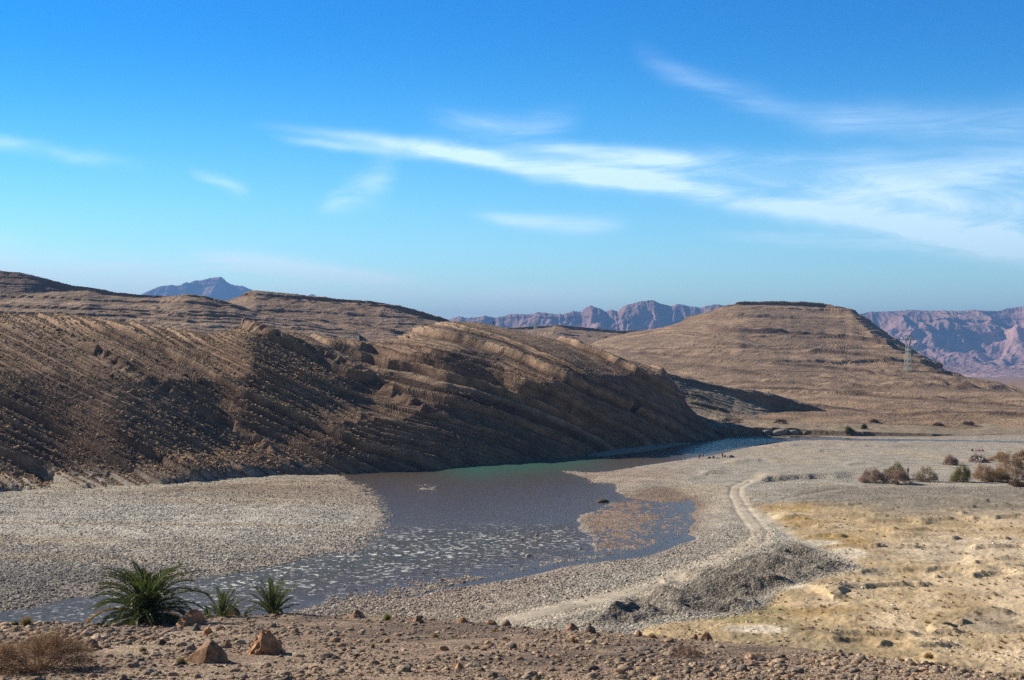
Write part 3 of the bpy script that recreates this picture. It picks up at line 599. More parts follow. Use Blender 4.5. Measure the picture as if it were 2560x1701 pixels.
hill('back_hill', [(-700, 650), (-300, 668), (0, 678), (60, 684), (85, 690), (140, 704), (180, 714), (240, 719), (290, 732), (350, 737), (430, 741), (520, 750), (620, 775), (760, 810)],
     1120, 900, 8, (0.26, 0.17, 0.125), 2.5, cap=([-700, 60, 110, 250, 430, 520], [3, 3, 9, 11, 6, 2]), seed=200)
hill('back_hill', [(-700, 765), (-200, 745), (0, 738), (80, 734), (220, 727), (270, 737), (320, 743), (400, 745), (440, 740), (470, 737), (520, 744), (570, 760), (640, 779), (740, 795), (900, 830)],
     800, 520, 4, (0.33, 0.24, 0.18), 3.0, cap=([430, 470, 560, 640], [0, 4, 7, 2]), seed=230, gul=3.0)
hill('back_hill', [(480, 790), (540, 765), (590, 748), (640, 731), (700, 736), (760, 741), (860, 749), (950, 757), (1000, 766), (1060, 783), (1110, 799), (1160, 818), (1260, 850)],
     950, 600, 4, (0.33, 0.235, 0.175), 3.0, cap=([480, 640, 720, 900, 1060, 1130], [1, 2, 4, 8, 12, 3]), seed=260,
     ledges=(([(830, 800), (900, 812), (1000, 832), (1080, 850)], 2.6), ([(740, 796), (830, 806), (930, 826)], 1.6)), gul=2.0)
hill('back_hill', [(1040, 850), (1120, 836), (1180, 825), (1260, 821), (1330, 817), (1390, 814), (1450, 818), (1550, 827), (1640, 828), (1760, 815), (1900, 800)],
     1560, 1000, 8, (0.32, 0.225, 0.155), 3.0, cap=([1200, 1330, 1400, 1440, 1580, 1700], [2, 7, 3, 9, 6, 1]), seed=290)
MESA = [(1380, 905), (1440, 880), (1500, 852), (1560, 836), (1640, 822), (1700, 805), (1760, 784), (1810, 766), (1845, 757), (1880, 755), (1950, 756), (2050, 761), (2100, 767), (2130, 777), (2170, 802), (2220, 838),
        (2270, 868), (2320, 898), (2350, 918), (2372, 934), (2420, 951), (2500, 968), (2560, 981), (2700, 1000), (3000, 1020)]
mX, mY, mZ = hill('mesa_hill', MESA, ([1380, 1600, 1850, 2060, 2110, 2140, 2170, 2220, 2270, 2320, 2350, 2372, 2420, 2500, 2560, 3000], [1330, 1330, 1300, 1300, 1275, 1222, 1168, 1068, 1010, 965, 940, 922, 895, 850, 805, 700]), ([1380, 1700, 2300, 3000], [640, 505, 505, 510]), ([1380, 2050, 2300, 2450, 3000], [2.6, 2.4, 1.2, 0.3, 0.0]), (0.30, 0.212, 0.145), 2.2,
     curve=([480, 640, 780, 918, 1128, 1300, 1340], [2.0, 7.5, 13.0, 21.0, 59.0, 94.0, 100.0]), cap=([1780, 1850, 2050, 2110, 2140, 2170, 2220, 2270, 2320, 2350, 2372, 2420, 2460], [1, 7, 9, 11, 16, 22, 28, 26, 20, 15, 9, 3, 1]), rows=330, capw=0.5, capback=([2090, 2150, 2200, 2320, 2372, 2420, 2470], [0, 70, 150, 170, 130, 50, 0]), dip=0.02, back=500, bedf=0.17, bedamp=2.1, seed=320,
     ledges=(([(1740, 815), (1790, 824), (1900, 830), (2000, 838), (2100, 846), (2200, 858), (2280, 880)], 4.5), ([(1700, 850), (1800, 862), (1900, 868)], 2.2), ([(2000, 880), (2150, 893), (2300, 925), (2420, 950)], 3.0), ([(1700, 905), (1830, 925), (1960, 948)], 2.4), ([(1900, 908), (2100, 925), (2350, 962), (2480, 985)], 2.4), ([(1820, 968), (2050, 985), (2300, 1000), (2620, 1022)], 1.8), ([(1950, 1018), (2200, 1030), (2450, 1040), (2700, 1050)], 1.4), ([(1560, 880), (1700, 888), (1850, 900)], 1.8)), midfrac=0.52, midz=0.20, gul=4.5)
RID = [(1560, 915), (1640, 925), (1700, 944), (1780, 964), (1830, 974), (1880, 977), (1950, 996), (2020, 1016), (2080, 1034), (2130, 1051), (2175, 1062), (2215, 1070)]
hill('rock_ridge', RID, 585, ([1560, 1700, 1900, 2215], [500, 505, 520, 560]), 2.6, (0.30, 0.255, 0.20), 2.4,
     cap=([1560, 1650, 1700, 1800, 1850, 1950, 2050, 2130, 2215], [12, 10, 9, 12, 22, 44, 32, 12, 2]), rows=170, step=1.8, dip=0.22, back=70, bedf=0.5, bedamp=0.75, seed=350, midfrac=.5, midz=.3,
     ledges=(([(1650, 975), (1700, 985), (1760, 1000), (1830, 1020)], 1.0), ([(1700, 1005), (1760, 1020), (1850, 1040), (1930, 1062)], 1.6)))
# --- far mountains
def mountain(name, tab, Yb, Yc, col, seed, amp, col2=(0.33, 0.20, 0.165), rows=150, step=2.2, fs=1.0, zb=-5):
    px = np.arange(tab[0][0], tab[-1][0], step)
    c = itab(px, tab, 1) + 0.8 * vn(px * 0.09, 0 * px, 0, seed) + 0.6 * vn(px * 0.3, 0 * px, 0, seed + 1)
    Yc = px * 0 + Yc; Zc = zat(c, Yc); D = Yc - Yb
    prof = [(px * 0 + Yb, px * 0 + zb), (Yb + D * .45, zb + Zc * .13), (Yb + D * .72, zb + Zc * .38), (Yb + D * .9, Zc * .70), (Yc, Zc), (Yc + D * .4, Zc * .7), (Yc + D * 1.3, Zc * 0 - 10)]
    X, Y, Z = patch(px, prof, rows, [.7, 1, 1.2, 1.2, .4, .3]); Z = gsm(Z, 2, 0)
    v = np.linspace(0, 1, rows)[:, None] * np.ones_like(X)
    tt = np.clip(v / (4.1 / 4.8), 0, 1); env = np.sin(np.pi * np.clip(tt, 0, 1)) ** 0.7 * (v < 4.1 / 4.8)
    warp = 300 * fbm(X * 0.0006 * fs, Y * 0.0006 * fs, 0, 3, seed + 2)
    rg = ridged((X + warp) * 0.0016 * fs, Y * 0.00045 * fs, 0, 5, seed + 3)
    rg2 = ridged((X - 0.4 * Y + warp) * 0.0042 * fs, Y * 0.0016 * fs, 0, 4, seed + 7)
    Z = Z + env * (amp * (rg - 0.45) + amp * 0.75 * (rg2 - 0.4)) * (0.35 + 0.65 * sst(tt, 0.15, 0.6))
    Y = Y - env * amp * 1.6 * rg
    st = beds(Z * 0.012 + 0.5 * rg, X * 0.0004, 0 * X, seed + 4, 0.45, 0.55)
    Y = Y - env * st * amp * 0.55 * sst(tt, 0.45, 0.75) * (0.4 + rg); Z = Z + 22 * env * fbm(X * 0.012 * fs, Y * 0.006 * fs, 0, 4, seed + 12) * fs ** -1
    cn = normals(X, Y, Z); stp = sst(cn[..., 2], 0.75, 0.45)
    C = lerp(np.ones(Z.shape + (3,)) * np.array(col), np.array(col2), np.clip(stp * 0.7 + 0.3 * st, 0, 1))
    C = lerp(C, np.array(col) * 1.55, sst(fbm(X * .002 * fs, Y * .002 * fs, 0, 4, seed + 9), 0.1, 0.5) * 0.6)
    tag(grid(name, X, Y, Z, M_mount, C, False), kind='structure')
RANGE = [(1000, 830), (1060, 812), (1125, 797), (1147, 791), (1174, 795), (1216, 788), (1239, 793), (1270, 785), (1300, 783), (1331, 785), (1346, 780), (1372, 782), (1395, 787), (1399, 783), (1404, 787), (1433, 776), (1453, 778),
         (1464, 768), (1475, 763), (1498, 769), (1515, 778), (1529, 772), (1544, 777), (1559, 765), (1580, 758), (1605, 751), (1632, 749), (1655, 759), (1678, 763), (1697, 758), (1727, 765), (1750, 767), (1786, 759), (1813, 763), (1900, 775), (2000, 790), (2080, 794),
         (2146, 783), (2177, 778), (2253, 776), (2330, 777), (2387, 778), (2425, 775), (2494, 775), (2520, 769), (2560, 765), (2700, 758), (2900, 790), (3250, 810)]
mountain('mountain_range', RANGE, 5200, 8200, (0.42, 0.255, 0.24), 400, 150)
PEAK = [(250, 765), (300, 755), (352, 735), (368, 726), (383, 720), (406, 712), (430, 710), (440, 713), (452, 711), (465, 702), (475, 704), (482, 700), (505, 698), (524, 692), (540, 691), (551, 690), (558, 694), (570, 705), (585, 710), (605, 713), (628, 722), (637, 731),
        (665, 743), (700, 744), (712, 737), (719, 735), (731, 740), (746, 741), (766, 737), (781, 733), (790, 739), (798, 744), (850, 760), (950, 790)]
mountain('distant_peak', PEAK, 10500, 13500, (0.36, 0.23, 0.19), 430, 260, fs=0.75, rows=110)

# --- foreground slope
RIM = [(-900, 1560), (0, 1556), (250, 1556), (330, 1556), (450, 1548), (560, 1538), (700, 1531), (900, 1534), (1050, 1543), (1200, 1556), (1300, 1566), (1400, 1574), (1600, 1588), (1800, 1604), (2000, 1622), (2200, 1641), (2400, 1665), (2560, 1690), (2900, 1745), (3400, 1850)]
def planeY(py): return 3.64 / np.maximum((py - HZ) / F - 0.15, 0.01)
fp = np.arange(-900, 3400, 2.6)
rim = gsm(itab(fp, RIM, 1), 6) + 3
rimY = planeY(rim)
rr = np.concatenate([np.linspace(0, 1, 46)[:-1] * 0.3, 0.3 + 0.7 * np.linspace(0, 1, 250)])
pyF = 2700 + (rim[None, :] - 2700) * 1.0 * (1 - (1 - rr[:, None]) ** 1.0)
t_ = np.linspace(0, 1, 320)[:, None]
# rows: from far in front of the rim up to the rim, screen-even between 1800 and the rim
pyF = np.where(t_ < 0.2, 2900 + (1850 - 2900) * (t_ / 0.2), 1850 + (rim[None, :] - 1850) * ((t_ - 0.2) / 0.8))
pyF = np.maximum(pyF, rim[None, :])
YF = planeY(pyF); ZF = 21.36 - 0.15 * YF
tb = np.linspace(0, 1, 60)[1:, None]; Yb = rimY[None, :] + 75 * tb ** 1.3
Zb = (21.36 - 0.15 * rimY)[None, :] - 0.15 * (Yb - rimY[None, :]) - 9 * sst(tb, 0, 1) ** 1.0 - (tb > 0) * 0.9 * sst(tb, 0.0, 0.06) - 6 * tb
YF = np.concatenate([YF, Yb]); ZF = np.concatenate([ZF, Zb]); XF = (fp[None, :] - CX) / F * YF
def fore_z(X, Y):
    return 0.16 * fbm(X * 0.12, Y * 0.12, 0, 4, 500) + 0.035 * fbm(X * 1.1, Y * 1.1, 0, 3, 510) + 0.014 * fbm(X * 6, Y * 6, 0, 2, 520)
ZF = ZF + fore_z(XF, YF)
n1 = fbm(XF * 0.15, YF * 0.15, 0, 4, 530); n2 = fbm(XF * 1.2, YF * 1.2, 0, 4, 531)
CF = np.ones(ZF.shape + (3,)) * np.array([0.36, 0.27, 0.195])
CF = lerp(CF, np.array([0.46, 0.355, 0.25]), sst(n1 + 0.5 * n2, 0.05, 0.5)); CF = lerp(CF, np.array([0.17, 0.13, 0.105]), sst(-n1 + 0.5 * n2, 0.15, 0.5) * 0.8)
grid('hillside', XF, YF, ZF, M_fore, CF, True); tag(bpy.data.objects['hillside'], kind='structure')
def fz(X, Y): return 21.36 - 0.15 * np.asarray(Y) + fore_z(np.asarray(X, float), np.asarray(Y, float))
def fpt(px, py):
    """point of the foreground slope seen at (px, py)"""
    Y = float(planeY(py)); X = (px - CX) / F * Y; return Vector((X, Y, float(fz([X], [Y])[0])))

# ------------------------------------------------------------------ loose stones, tussocks (stuff)
def ico(sub):
    bm = bmesh.new(); bmesh.ops.create_icosphere(bm, subdivisions=sub, radius=1.0)
    v = np.array([q.co[:] for q in bm.verts]); f = np.array([[q.index for q in p.verts] for p in bm.faces]); bm.free(); return v, f
def scatter(name, protos, faces, pos, size, flat, colr, mt, smooth=False):
    """merge many small rocks into one mesh"""
    n = len(pos); k = rng.integers(0, len(protos), n); V = np.asarray(protos)[k]                       # n,v,3
    sc = size[:, None] * np.stack([rng.uniform(0.7, 1.35, n), rng.uniform(0.7, 1.35, n), flat * rng.uniform(0.75, 1.25, n)], -1)
    V = V * sc[:, None, :]
    a = rng.uniform(0, 6.28, n); b = rng.normal(0, 0.25, n); ca, sa = np.cos(a)[:, None], np.sin(a)[:, None]; cb, sb = np.cos(b)[:, None], np.sin(b)[:, None]
    x, y, z = V[..., 0], V[..., 1], V[..., 2]; x, z = x * cb - z * sb, x * sb + z * cb; x, y = x * ca - y * sa, x * sa + y * ca
    V = np.stack([x, y, z], -1) + pos[:, None, :]
    m_ = V.shape[1]; Fc = (faces[None] + (np.arange(n) * m_)[:, None, None]).reshape(-1, 3)
    return npmesh(name, V.reshape(-1, 3), Fc, mt, np.repeat(colr, m_, 0), smooth)
iv, iff = ico(1); protoS = [iv * (1 + 0.38 * rng.uniform(-1, 1, (len(iv), 1))) for _ in range(12)]
iv2, if2 = ico(2); protoM = [iv2 * (1 + 0.22 * fbm(iv2[:, 0] * 1.7 + q * 9, iv2[:, 1] * 1.7, iv2[:, 2] * 1.7, 2, q))[:, None] * (1 + 0.07 * rng.uniform(-1, 1, (len(iv2), 1))) for q in range(10)]
def stonecol(n, pal, var=0.18):
    pal = np.array(pal); return np.clip(pal[rng.integers(0, len(pal), n)] * (1 + rng.normal(0, var, (n, 1))), 0.02, 0.8)
PALF = [(0.44, 0.30, 0.20), (0.34, 0.25, 0.18), (0.26, 0.21, 0.17), (0.18, 0.16, 0.145), (0.48, 0.37, 0.27), (0.34, 0.28, 0.22)]
# foreground
n = 100000; pxs = rng.uniform(-250, 2800, n); pys = rng.uniform(1510, 1800, n); ok = pys > itab(pxs, RIM, 1) + 1; 
# world-uniform weight: accept in proportion to ground area per pixel
Ys = planeY(pys); acc_ = rng.random(n) < (Ys / 75) ** 1.2 + 0.25
clump = fbm((pxs - CX) / F * Ys * 0.35, Ys * 0.35, 0, 3, 600) + 0.35 * sst(pxs, 900, 200) * sst(pys, 1640, 1560)
ok &= acc_ & (rng.random(n) < 0.55 + 1.1 * clump); pxs, pys, Ys = pxs[ok], pys[ok], Ys[ok]
Xs = (pxs - CX) / F * Ys; sz = np.exp(rng.normal(-3.40, 0.62, len(Xs))); sz = np.clip(sz * (1 + 0.7 * sst(pxs, 900, 200) * sst(pys, 1650, 1570)), 0.015, 0.22)
small = sz < 0.075
for nm, sel, pr, fc in (('gravel', small, protoS, iff), ('scattered_stones', ~small, protoM, if2)):
    o = scatter(nm, pr, fc, np.stack([Xs, Ys, fz(Xs, Ys) + sz * 0.15], -1)[sel], sz[sel], 0.6, stonecol(sel.sum(), PALF), M_stone)
    tag(o, 'brown and grey stones strewn over the foreground slope' if nm != 'gravel' else 'small brown gravel littering the foreground slope', 'stones', kind='stuff')
# river cobbles
PALR = [(0.58, 0.53, 0.46), (0.46, 0.42, 0.37), (0.32, 0.30, 0.28), (0.50, 0.40, 0.33), (0.66, 0.61, 0.54), (0.22, 0.21, 0.20)]
def cobbles(name, label, n, box, test, smin, smax, pal):
    x = rng.uniform(box[0], box[2], n); y = rng.uniform(box[1], box[3], n)
    p = test(x, y); k = rng.random(n) < p; x, y = x[k], y[k]
    Yq = groundY(y); Xq = (x - CX) / F * Yq; z, gc = valley(x, y, Xq, Yq)
    sz = np.clip(np.exp(rng.normal(math.log((smin * smax) ** 0.5), 0.4, len(x))), smin, smax)
    o = scatter(name, protoS, iff, np.stack([Xq, Yq, np.maximum(z, -0.12) + sz * 0.12], -1), sz, 0.6, np.clip(0.45 * stonecol(len(x), pal, 0.22) + 0.62 * gc * np.exp(rng.normal(0, 0.42, (len(x), 1))), 0.03, 0.85), M_stone)
    tag(o, label, 'stones', kind='stuff')
dR = lambda x, y: pdist(x, y, RIVER)
cobbles('river_cobbles', 'pale cobbles covering the gravel bar left of the river', 90000, (-350, 1195, 1000, 1540), lambda x, y: (dR(x, y) < 40) * np.clip(0.75 + 1.1 * fbm(x * 0.011, y * 0.035, 0, 4, 67), 0.05, 1), 0.05, 0.19, PALR)
cobbles('river_cobbles', 'cobbles of the near bank beside the blue side pools', 36000, (760, 1330, 1950, 1600), lambda x, y: sst(dR(x, y), 60, 0) * sst(-dR(x, y), 330, 120) * 0.95 * np.clip(0.6 + 1.2 * fbm(x * 0.011, y * 0.035, 0, 4, 68), 0.1, 1), 0.045, 0.20, PALR)
cobbles('river_cobbles', 'pebbles and stones spread over the right-hand flats', 16000, (1400, 1120, 2750, 1700), lambda x, y: (dR(x, y) < -30) * np.clip(0.25 + 1.2 * fbm(x * 0.012, y * 0.03, 0, 3, 66), 0, 1), 0.05, 0.20, PALR)
cobbles('river_cobbles', 'wet stones breaking the surface along the riffle', 5000, (780, 1185, 1480, 1520), lambda x, y: np.exp(-(pdist(x, y, RIFFLE, False) / 55) ** 2) + (np.hypot(x - 1064, (y - 1219) * 3.2) < 45) + np.exp(-np.clip(dR(x, y), 0, 1e3) / 28) * (x < 1010) * (dR(x, y) > -5), 0.08, 0.26, PALR)
# tussocks and stones over the strata hill
r_, c__ = HX.shape; nT = 110000
a = rng.integers(42, int(r_ * 0.86), nT); b = rng.integers(120, c__ - 30, nT)
den = np.clip(0.75 + 0.9 * fbm(HX[a, b] * 0.07, HY[a, b] * 0.07, 0, 3, 700), 0, 1) * (HN[a, b, 2] > 0.72) * (0.20 + 0.45 * sst(HPX[a, b], 1050, 650))
k = rng.random(nT) < den; a, b = a[k], b[k]; P_ = np.stack([HX[a, b], HY[a, b], HZs[a, b]], -1); sz = np.clip(np.exp(rng.normal(-1.62, 0.38, len(a))), 0.09, 0.42) * (0.65 + 0.35 * sst(HPX[a, b], 1100, 700))
o = scatter('tussocks', protoS, iff, P_ + np.array([0, 0, 0.1]), sz, 0.75, stonecol(len(a), [(0.58, 0.41, 0.25), (0.46, 0.32, 0.20), (0.36, 0.25, 0.16), (0.52, 0.38, 0.25)]), M_stone)
tag(o, 'straw-coloured tussocks dotting the slope of the strata hill', 'tussocks', kind='stuff')

# ------------------------------------------------------------------ air
def hazemat(t, out):
    v = t.n('ShaderNodeVolumePrincipled'); v.inputs['Color'].default_value = (0.19, 0.44, 1.0, 1); v.inputs['Density'].default_value = 1.0e-4
    v.inputs['Anisotropy'].default_value = 0.0
    t.l(v.outputs[0], out.inputs['Volume']); return None
M_haze = mat('air', hazemat)
bm = bmesh.new(); bmesh.ops.create_cube(bm, size=1.0)
for q in bm.verts: q.co = ((q.co.x) * 44000, 11000 + q.co.y * 24000, -420 + (q.co.z + 0.5) * 1580)
me = bpy.data.meshes.new('haze'); bm.to_mesh(me); bm.free(); me.materials.append(M_haze)
tag(link(bpy.data.objects.new('haze', me)), kind='stuff')
# ------------------------------------------------------------------ things
def tubes(segs, sides=4):
    """segs: array rows (p0xyz, p1xyz, r0, r1) -> verts, quads"""
    segs = np.asarray(segs, float); p0, p1, r0, r1 = segs[:, :3], segs[:, 3:6], segs[:, 6], segs[:, 7]
    d = p1 - p0; d /= np.linalg.norm(d, axis=1, keepdims=True) + 1e-9
    up = np.where(np.abs(d[:, 2:3]) > 0.9, np.array([[1.0, 0, 0]]), np.array([[0, 0, 1.0]]))
    u = np.cross(d, up); u /= np.linalg.norm(u, axis=1, keepdims=True) + 1e-9; v = np.cross(d, u)
    n = len(segs); a = np.arange(sides) * 2 * np.pi / sides + 0.4
    ring = u[:, None] * np.cos(a)[None, :, None] + v[:, None] * np.sin(a)[None, :, None]
    V = np.concatenate([p0[:, None] + ring * r0[:, None, None], p1[:, None] + ring * r1[:, None, None]], 1).reshape(-1, 3)
    i = np.arange(sides); q = np.stack([i, (i + 1) % sides, (i + 1) % sides + sides, i + sides], -1)
    Fc = (q[None] + (np.arange(n) * 2 * sides)[:, None, None]).reshape(-1, 4); return V, Fc
def blades(p, d, L, w):
    """thin triangles from p along d"""
    n = len(p); d = d / (np.linalg.norm(d, axis=1, keepdims=True) + 1e-9); s_ = np.cross(d, rng.normal(size=(n, 3))); s_ /= np.linalg.norm(s_, axis=1, keepdims=True) + 1e-9
    V = np.stack([p - s_ * w[:, None] * .5, p + s_ * w[:, None] * .5, p + d * L[:, None]], 1).reshape(-1, 3)
    return V, np.arange(3 * n).reshape(-1, 3)

# ---- boulders
def boulder(label, px0, px1, py0, py1, col, seed, lean=0.0, craggy=0.5, sub=5, group='boulders on the foreground slope', rise=0.0, taper=0.38):
    if craggy >= 1: taper = 0.50
    w_px, base = (px1 - px0), py1 - (py1 - py0) * 0.10
    o = fpt((px0 + px1) / 2, min(base, 1790)); sc = w_px / F * o.y
    hh = (py1 - py0) / F * o.y
    v, f = ico(sub); rr_ = 1 + (0.20 if craggy < 1 else 0.34) * fbm(v[:, 0] * 1.3 + seed, v[:, 1] * 1.3, v[:, 2] * 1.3, 3, seed) + craggy * 0.20 * ridged(v[:, 0] * 3 + seed, v[:, 1] * 3, v[:, 2] * 3, 4, seed + 9)
    for q in range(4 if craggy < 1 else 0):                                            # fracture facets
        r2 = np.random.default_rng(seed * 31 + q); nrm = r2.normal(size=3); nrm[2] = abs(nrm[2]) * 0.7; nrm /= np.linalg.norm(nrm)
        dd = v @ nrm; lim = r2.uniform(0.72, 0.92); rr_ = np.where(dd * rr_ > lim, lim / np.maximum(dd, 0.2), rr_)
    rr_ = rr_ + 0.03 * craggy * fbm(v[:, 0] * 9, v[:, 1] * 9, v[:, 2] * 9, 3, seed + 3)
    v = v * rr_[:, None]; v[:, :2] *= (1 - taper * np.clip(v[:, 2:3] + 0.2, 0, 1.2)); v[:, 2] = np.where(v[:, 2] < -0.25, -0.25 + (v[:, 2] + 0.25) * 0.4, v[:, 2])
    zt = v[:, 2].max(); v = v * np.array([sc / 2 / np.abs(v[:, 0]).max(), sc / 2.3, hh / (zt + 0.25)]); v[:, 2] += 0.12 * hh; v[:, 0] += lean * v[:, 2]
    c = np.ones((len(v), 3)) * np.array(col); nz = fbm(v[:, 0] * 3 / sc, v[:, 1] * 3 / sc, v[:, 2] * 3 / sc, 3, seed + 5)
    c = lerp(c, np.array(col) * 0.62, sst(nz, 0.0, 0.5)); c = lerp(c, np.array([0.30, 0.24, 0.19]), sst(-nz, 0.2, 0.6) * 0.5)
    ob = npmesh('boulder', v, f, M_boulder, c, True); ob.location = (o.x, o.y + sc * 0.2, o.z + rise)
    try: ob.data.set_sharp_from_angle(angle=math.radians(38))
    except Exception: pass
    return tag(ob, label, 'boulder', group)
OC, GR, BR = (0.56, 0.32, 0.18), (0.26, 0.235, 0.20), (0.38, 0.235, 0.15)
BL = [
 ('large sloping ochre boulder just right of the big palm', 434, 512, 1525, 1568, OC, 1, 0.25, 0.35),
 ('pointed wedge-shaped tan boulder in front of the small grey one', 457, 566, 1603, 1660, BR, 2, 0.1, 0.4),
 ('light grey rounded boulder behind the pointed tan wedge', 456, 498, 1609, 1640, GR, 3, 0, 0.4),
 ('largest craggy reddish boulder with a deep shadowed right side', 613, 712, 1578, 1638, OC, 4, -0.1, 1.2),
 ('small reddish boulder at the foot of the big palm', 393, 425, 1536, 1555, BR, 5, 0, 0.3),
 ('upright orange-brown boulder below the sloping ochre one', 502, 534, 1565, 1589, OC, 6, 0, 0.9),
 ('flat pinkish boulder at the base of the narrow middle palm', 552, 598, 1514, 1534, (0.44, 0.27, 0.19), 7, 0, 0.3),
 ('small tan boulder under the right side of the rightmost palm', 689, 708, 1522, 1536, BR, 8, 0, 0.4),
 ('dark brown squat boulder between the dry bush and the pointed wedge', 389, 418, 1597, 1613, (0.20, 0.15, 0.12), 9, 0, 0.6),
 ('grey-brown split boulder just right of the pointed wedge top', 556, 578, 1600, 1619, BR, 10, 0, 0.8),
 ('small red-brown boulder touching the right shoulder of the craggy one', 690, 706, 1595, 1607, OC, 11, 0, 0.5),
 ('dark grey boulder directly below the sloping ochre boulder', 478, 503, 1563, 1579, (0.19, 0.17, 0.155), 12, 0, 0.6),
 ('dark boulder half hidden at the right edge of the dry bush', 219, 247, 1602, 1626, (0.19, 0.15, 0.13), 13, 0, 0.6),
 ('broad low pale boulder on the rim below the river cobbles', 870, 914, 1523, 1543, (0.46, 0.32, 0.22), 14, 0, 0.3),
 ('low tan boulder on the rim right of the green tuft', 1028, 1057, 1539, 1558, BR, 15, 0, 0.4),
 ('flat orange-tan boulder on the rim, third from the palms', 1140, 1173, 1545, 1560, OC, 16, 0, 0.4),
 ('smooth low brown boulder, left one of a close pair on the rim', 1213, 1244, 1551, 1564, BR, 17, 0, 0.3),
 ('smooth pale tan boulder, right one of a close pair on the rim', 1253, 1280, 1551, 1565, (0.48, 0.33, 0.22), 18, 0, 0.3),
 ('reddish boulder on the rim where the dirt track ends', 1410, 1449, 1561, 1579, (0.42, 0.23, 0.15), 19, 0, 0.6),
 ('rounded grey-brown boulder right of the reddish rim boulder', 1458, 1493, 1568, 1591, (0.27, 0.21, 0.16), 20, 0, 0.4),
 ('small dark red boulder alone on the rim beside a straw tuft', 1586, 1608, 1579, 1595, (0.32, 0.18, 0.13), 21, 0, 0.6),
 ('small orange boulder alone on bare gravel near the bottom middle', 1136, 1159, 1659, 1676, OC, 22, 0, 0.3),
 ('dark grey boulder cut by the bottom edge of the view', 1330, 1355, 1682, 1705, (0.20, 0.185, 0.16), 23, 0, 0.6),
 ('orange rock cut by the bottom edge right of the dark one', 1434, 1454, 1692, 1706, OC, 24, 0, 0.4),
 ('blocky red boulder on the rim above the purple dry shrub', 1750, 1784, 1583, 1603, (0.44, 0.24, 0.16), 25, 0, 0.8),
 ('small dark red boulder just left of the blocky red one', 1732, 1747, 1588, 1601, (0.30, 0.16, 0.12), 26, 0, 0.5),
]
for b_ in BL: boulder(*b_[:6], b_[6], b_[7], b_[8])
def flat_rock(label, px, py, wpx, hpx, col, seed):
    Y = float(groundY(py)); z = float(vz(px, py)[0]); v, f = ico(3)
    v = v * (1 + 0.2 * fbm(v[:, 0] * 1.5 + seed, v[:, 1] * 1.5, v[:, 2] * 1.5, 3, seed))[:, None]
    v = v * np.array([wpx / 2 / F * Y, wpx / 2.4 / F * Y, hpx / F * Y])
    ob = npmesh('boulder', v, f, M_boulder, np.ones((len(v), 3)) * col, True); ob.location = ((px - CX) / F * Y, Y, max(z, -0.05) + 0.02)
    return tag(ob, label, 'boulder', 'boulders in the river')
flat_rock('dark dome-shaped boulder in the shallows off the wet gravel', 1506, 1256, 32, 8, (0.13, 0.11, 0.085), 51)
flat_rock('pale boulder in the river beside the thin stony riffle', 1321, 1391, 15, 7, (0.50, 0.44, 0.38), 52)
flat_rock('pale grey stone at the upper end of the stony riffle', 1342, 1340, 11, 5, (0.46, 0.42, 0.37), 53)
flat_rock('flat pale stone between the riffle and the blue side pool', 1451, 1373, 10, 4, (0.50, 0.45, 0.40), 54)
flat_rock('dark stone near the upper end of the riffle', 1304, 1350, 9, 4, (0.18, 0.15, 0.13), 55)

for q_, (lab_, px_, py_, w_, h_, col_) in enumerate([
 ('widest grey block on the far bank, above the narrow channel', 1948, 1090, 44, 13, (0.27, 0.255, 0.24)), ('square grey block at the left of the far-bank rock pile', 1918, 1091, 24, 12, (0.24, 0.22, 0.205)),
 ('sloping grey block at the right end of the far-bank rock pile', 1984, 1090, 28, 11, (0.30, 0.28, 0.26)), ('brown knob standing on the far bank beside the shaded cliff foot', 1836, 1092, 16, 12, (0.36, 0.25, 0.17)),
 ('low dark block at the waterline right of the far-bank pile', 2018, 1093, 26, 7, (0.17, 0.15, 0.13))]):
    Y_ = float(groundY(1090)) - 3; v, f = ico(4); v = np.sign(v) * np.abs(v) ** 0.75; v = v * (1 + 0.16 * fbm(v[:, 0] * 1.6 + q_, v[:, 1] * 1.6, v[:, 2] * 1.6, 4, 900 + q_))[:, None] * np.array([w_ / 2, w_ / 2.6, h_ * 0.62]) * Y_ / F
    ob = npmesh('boulder', v, f, M_boulder, np.ones((len(v), 3)) * col_, True); ob.location = ((px_ - CX) / F * Y_, Y_, 1.4); ob.rotation_euler = (0, 0.12 * (q_ - 2), 0.4 * q_); tag(ob, lab_, 'boulder', 'rocks on the far bank')
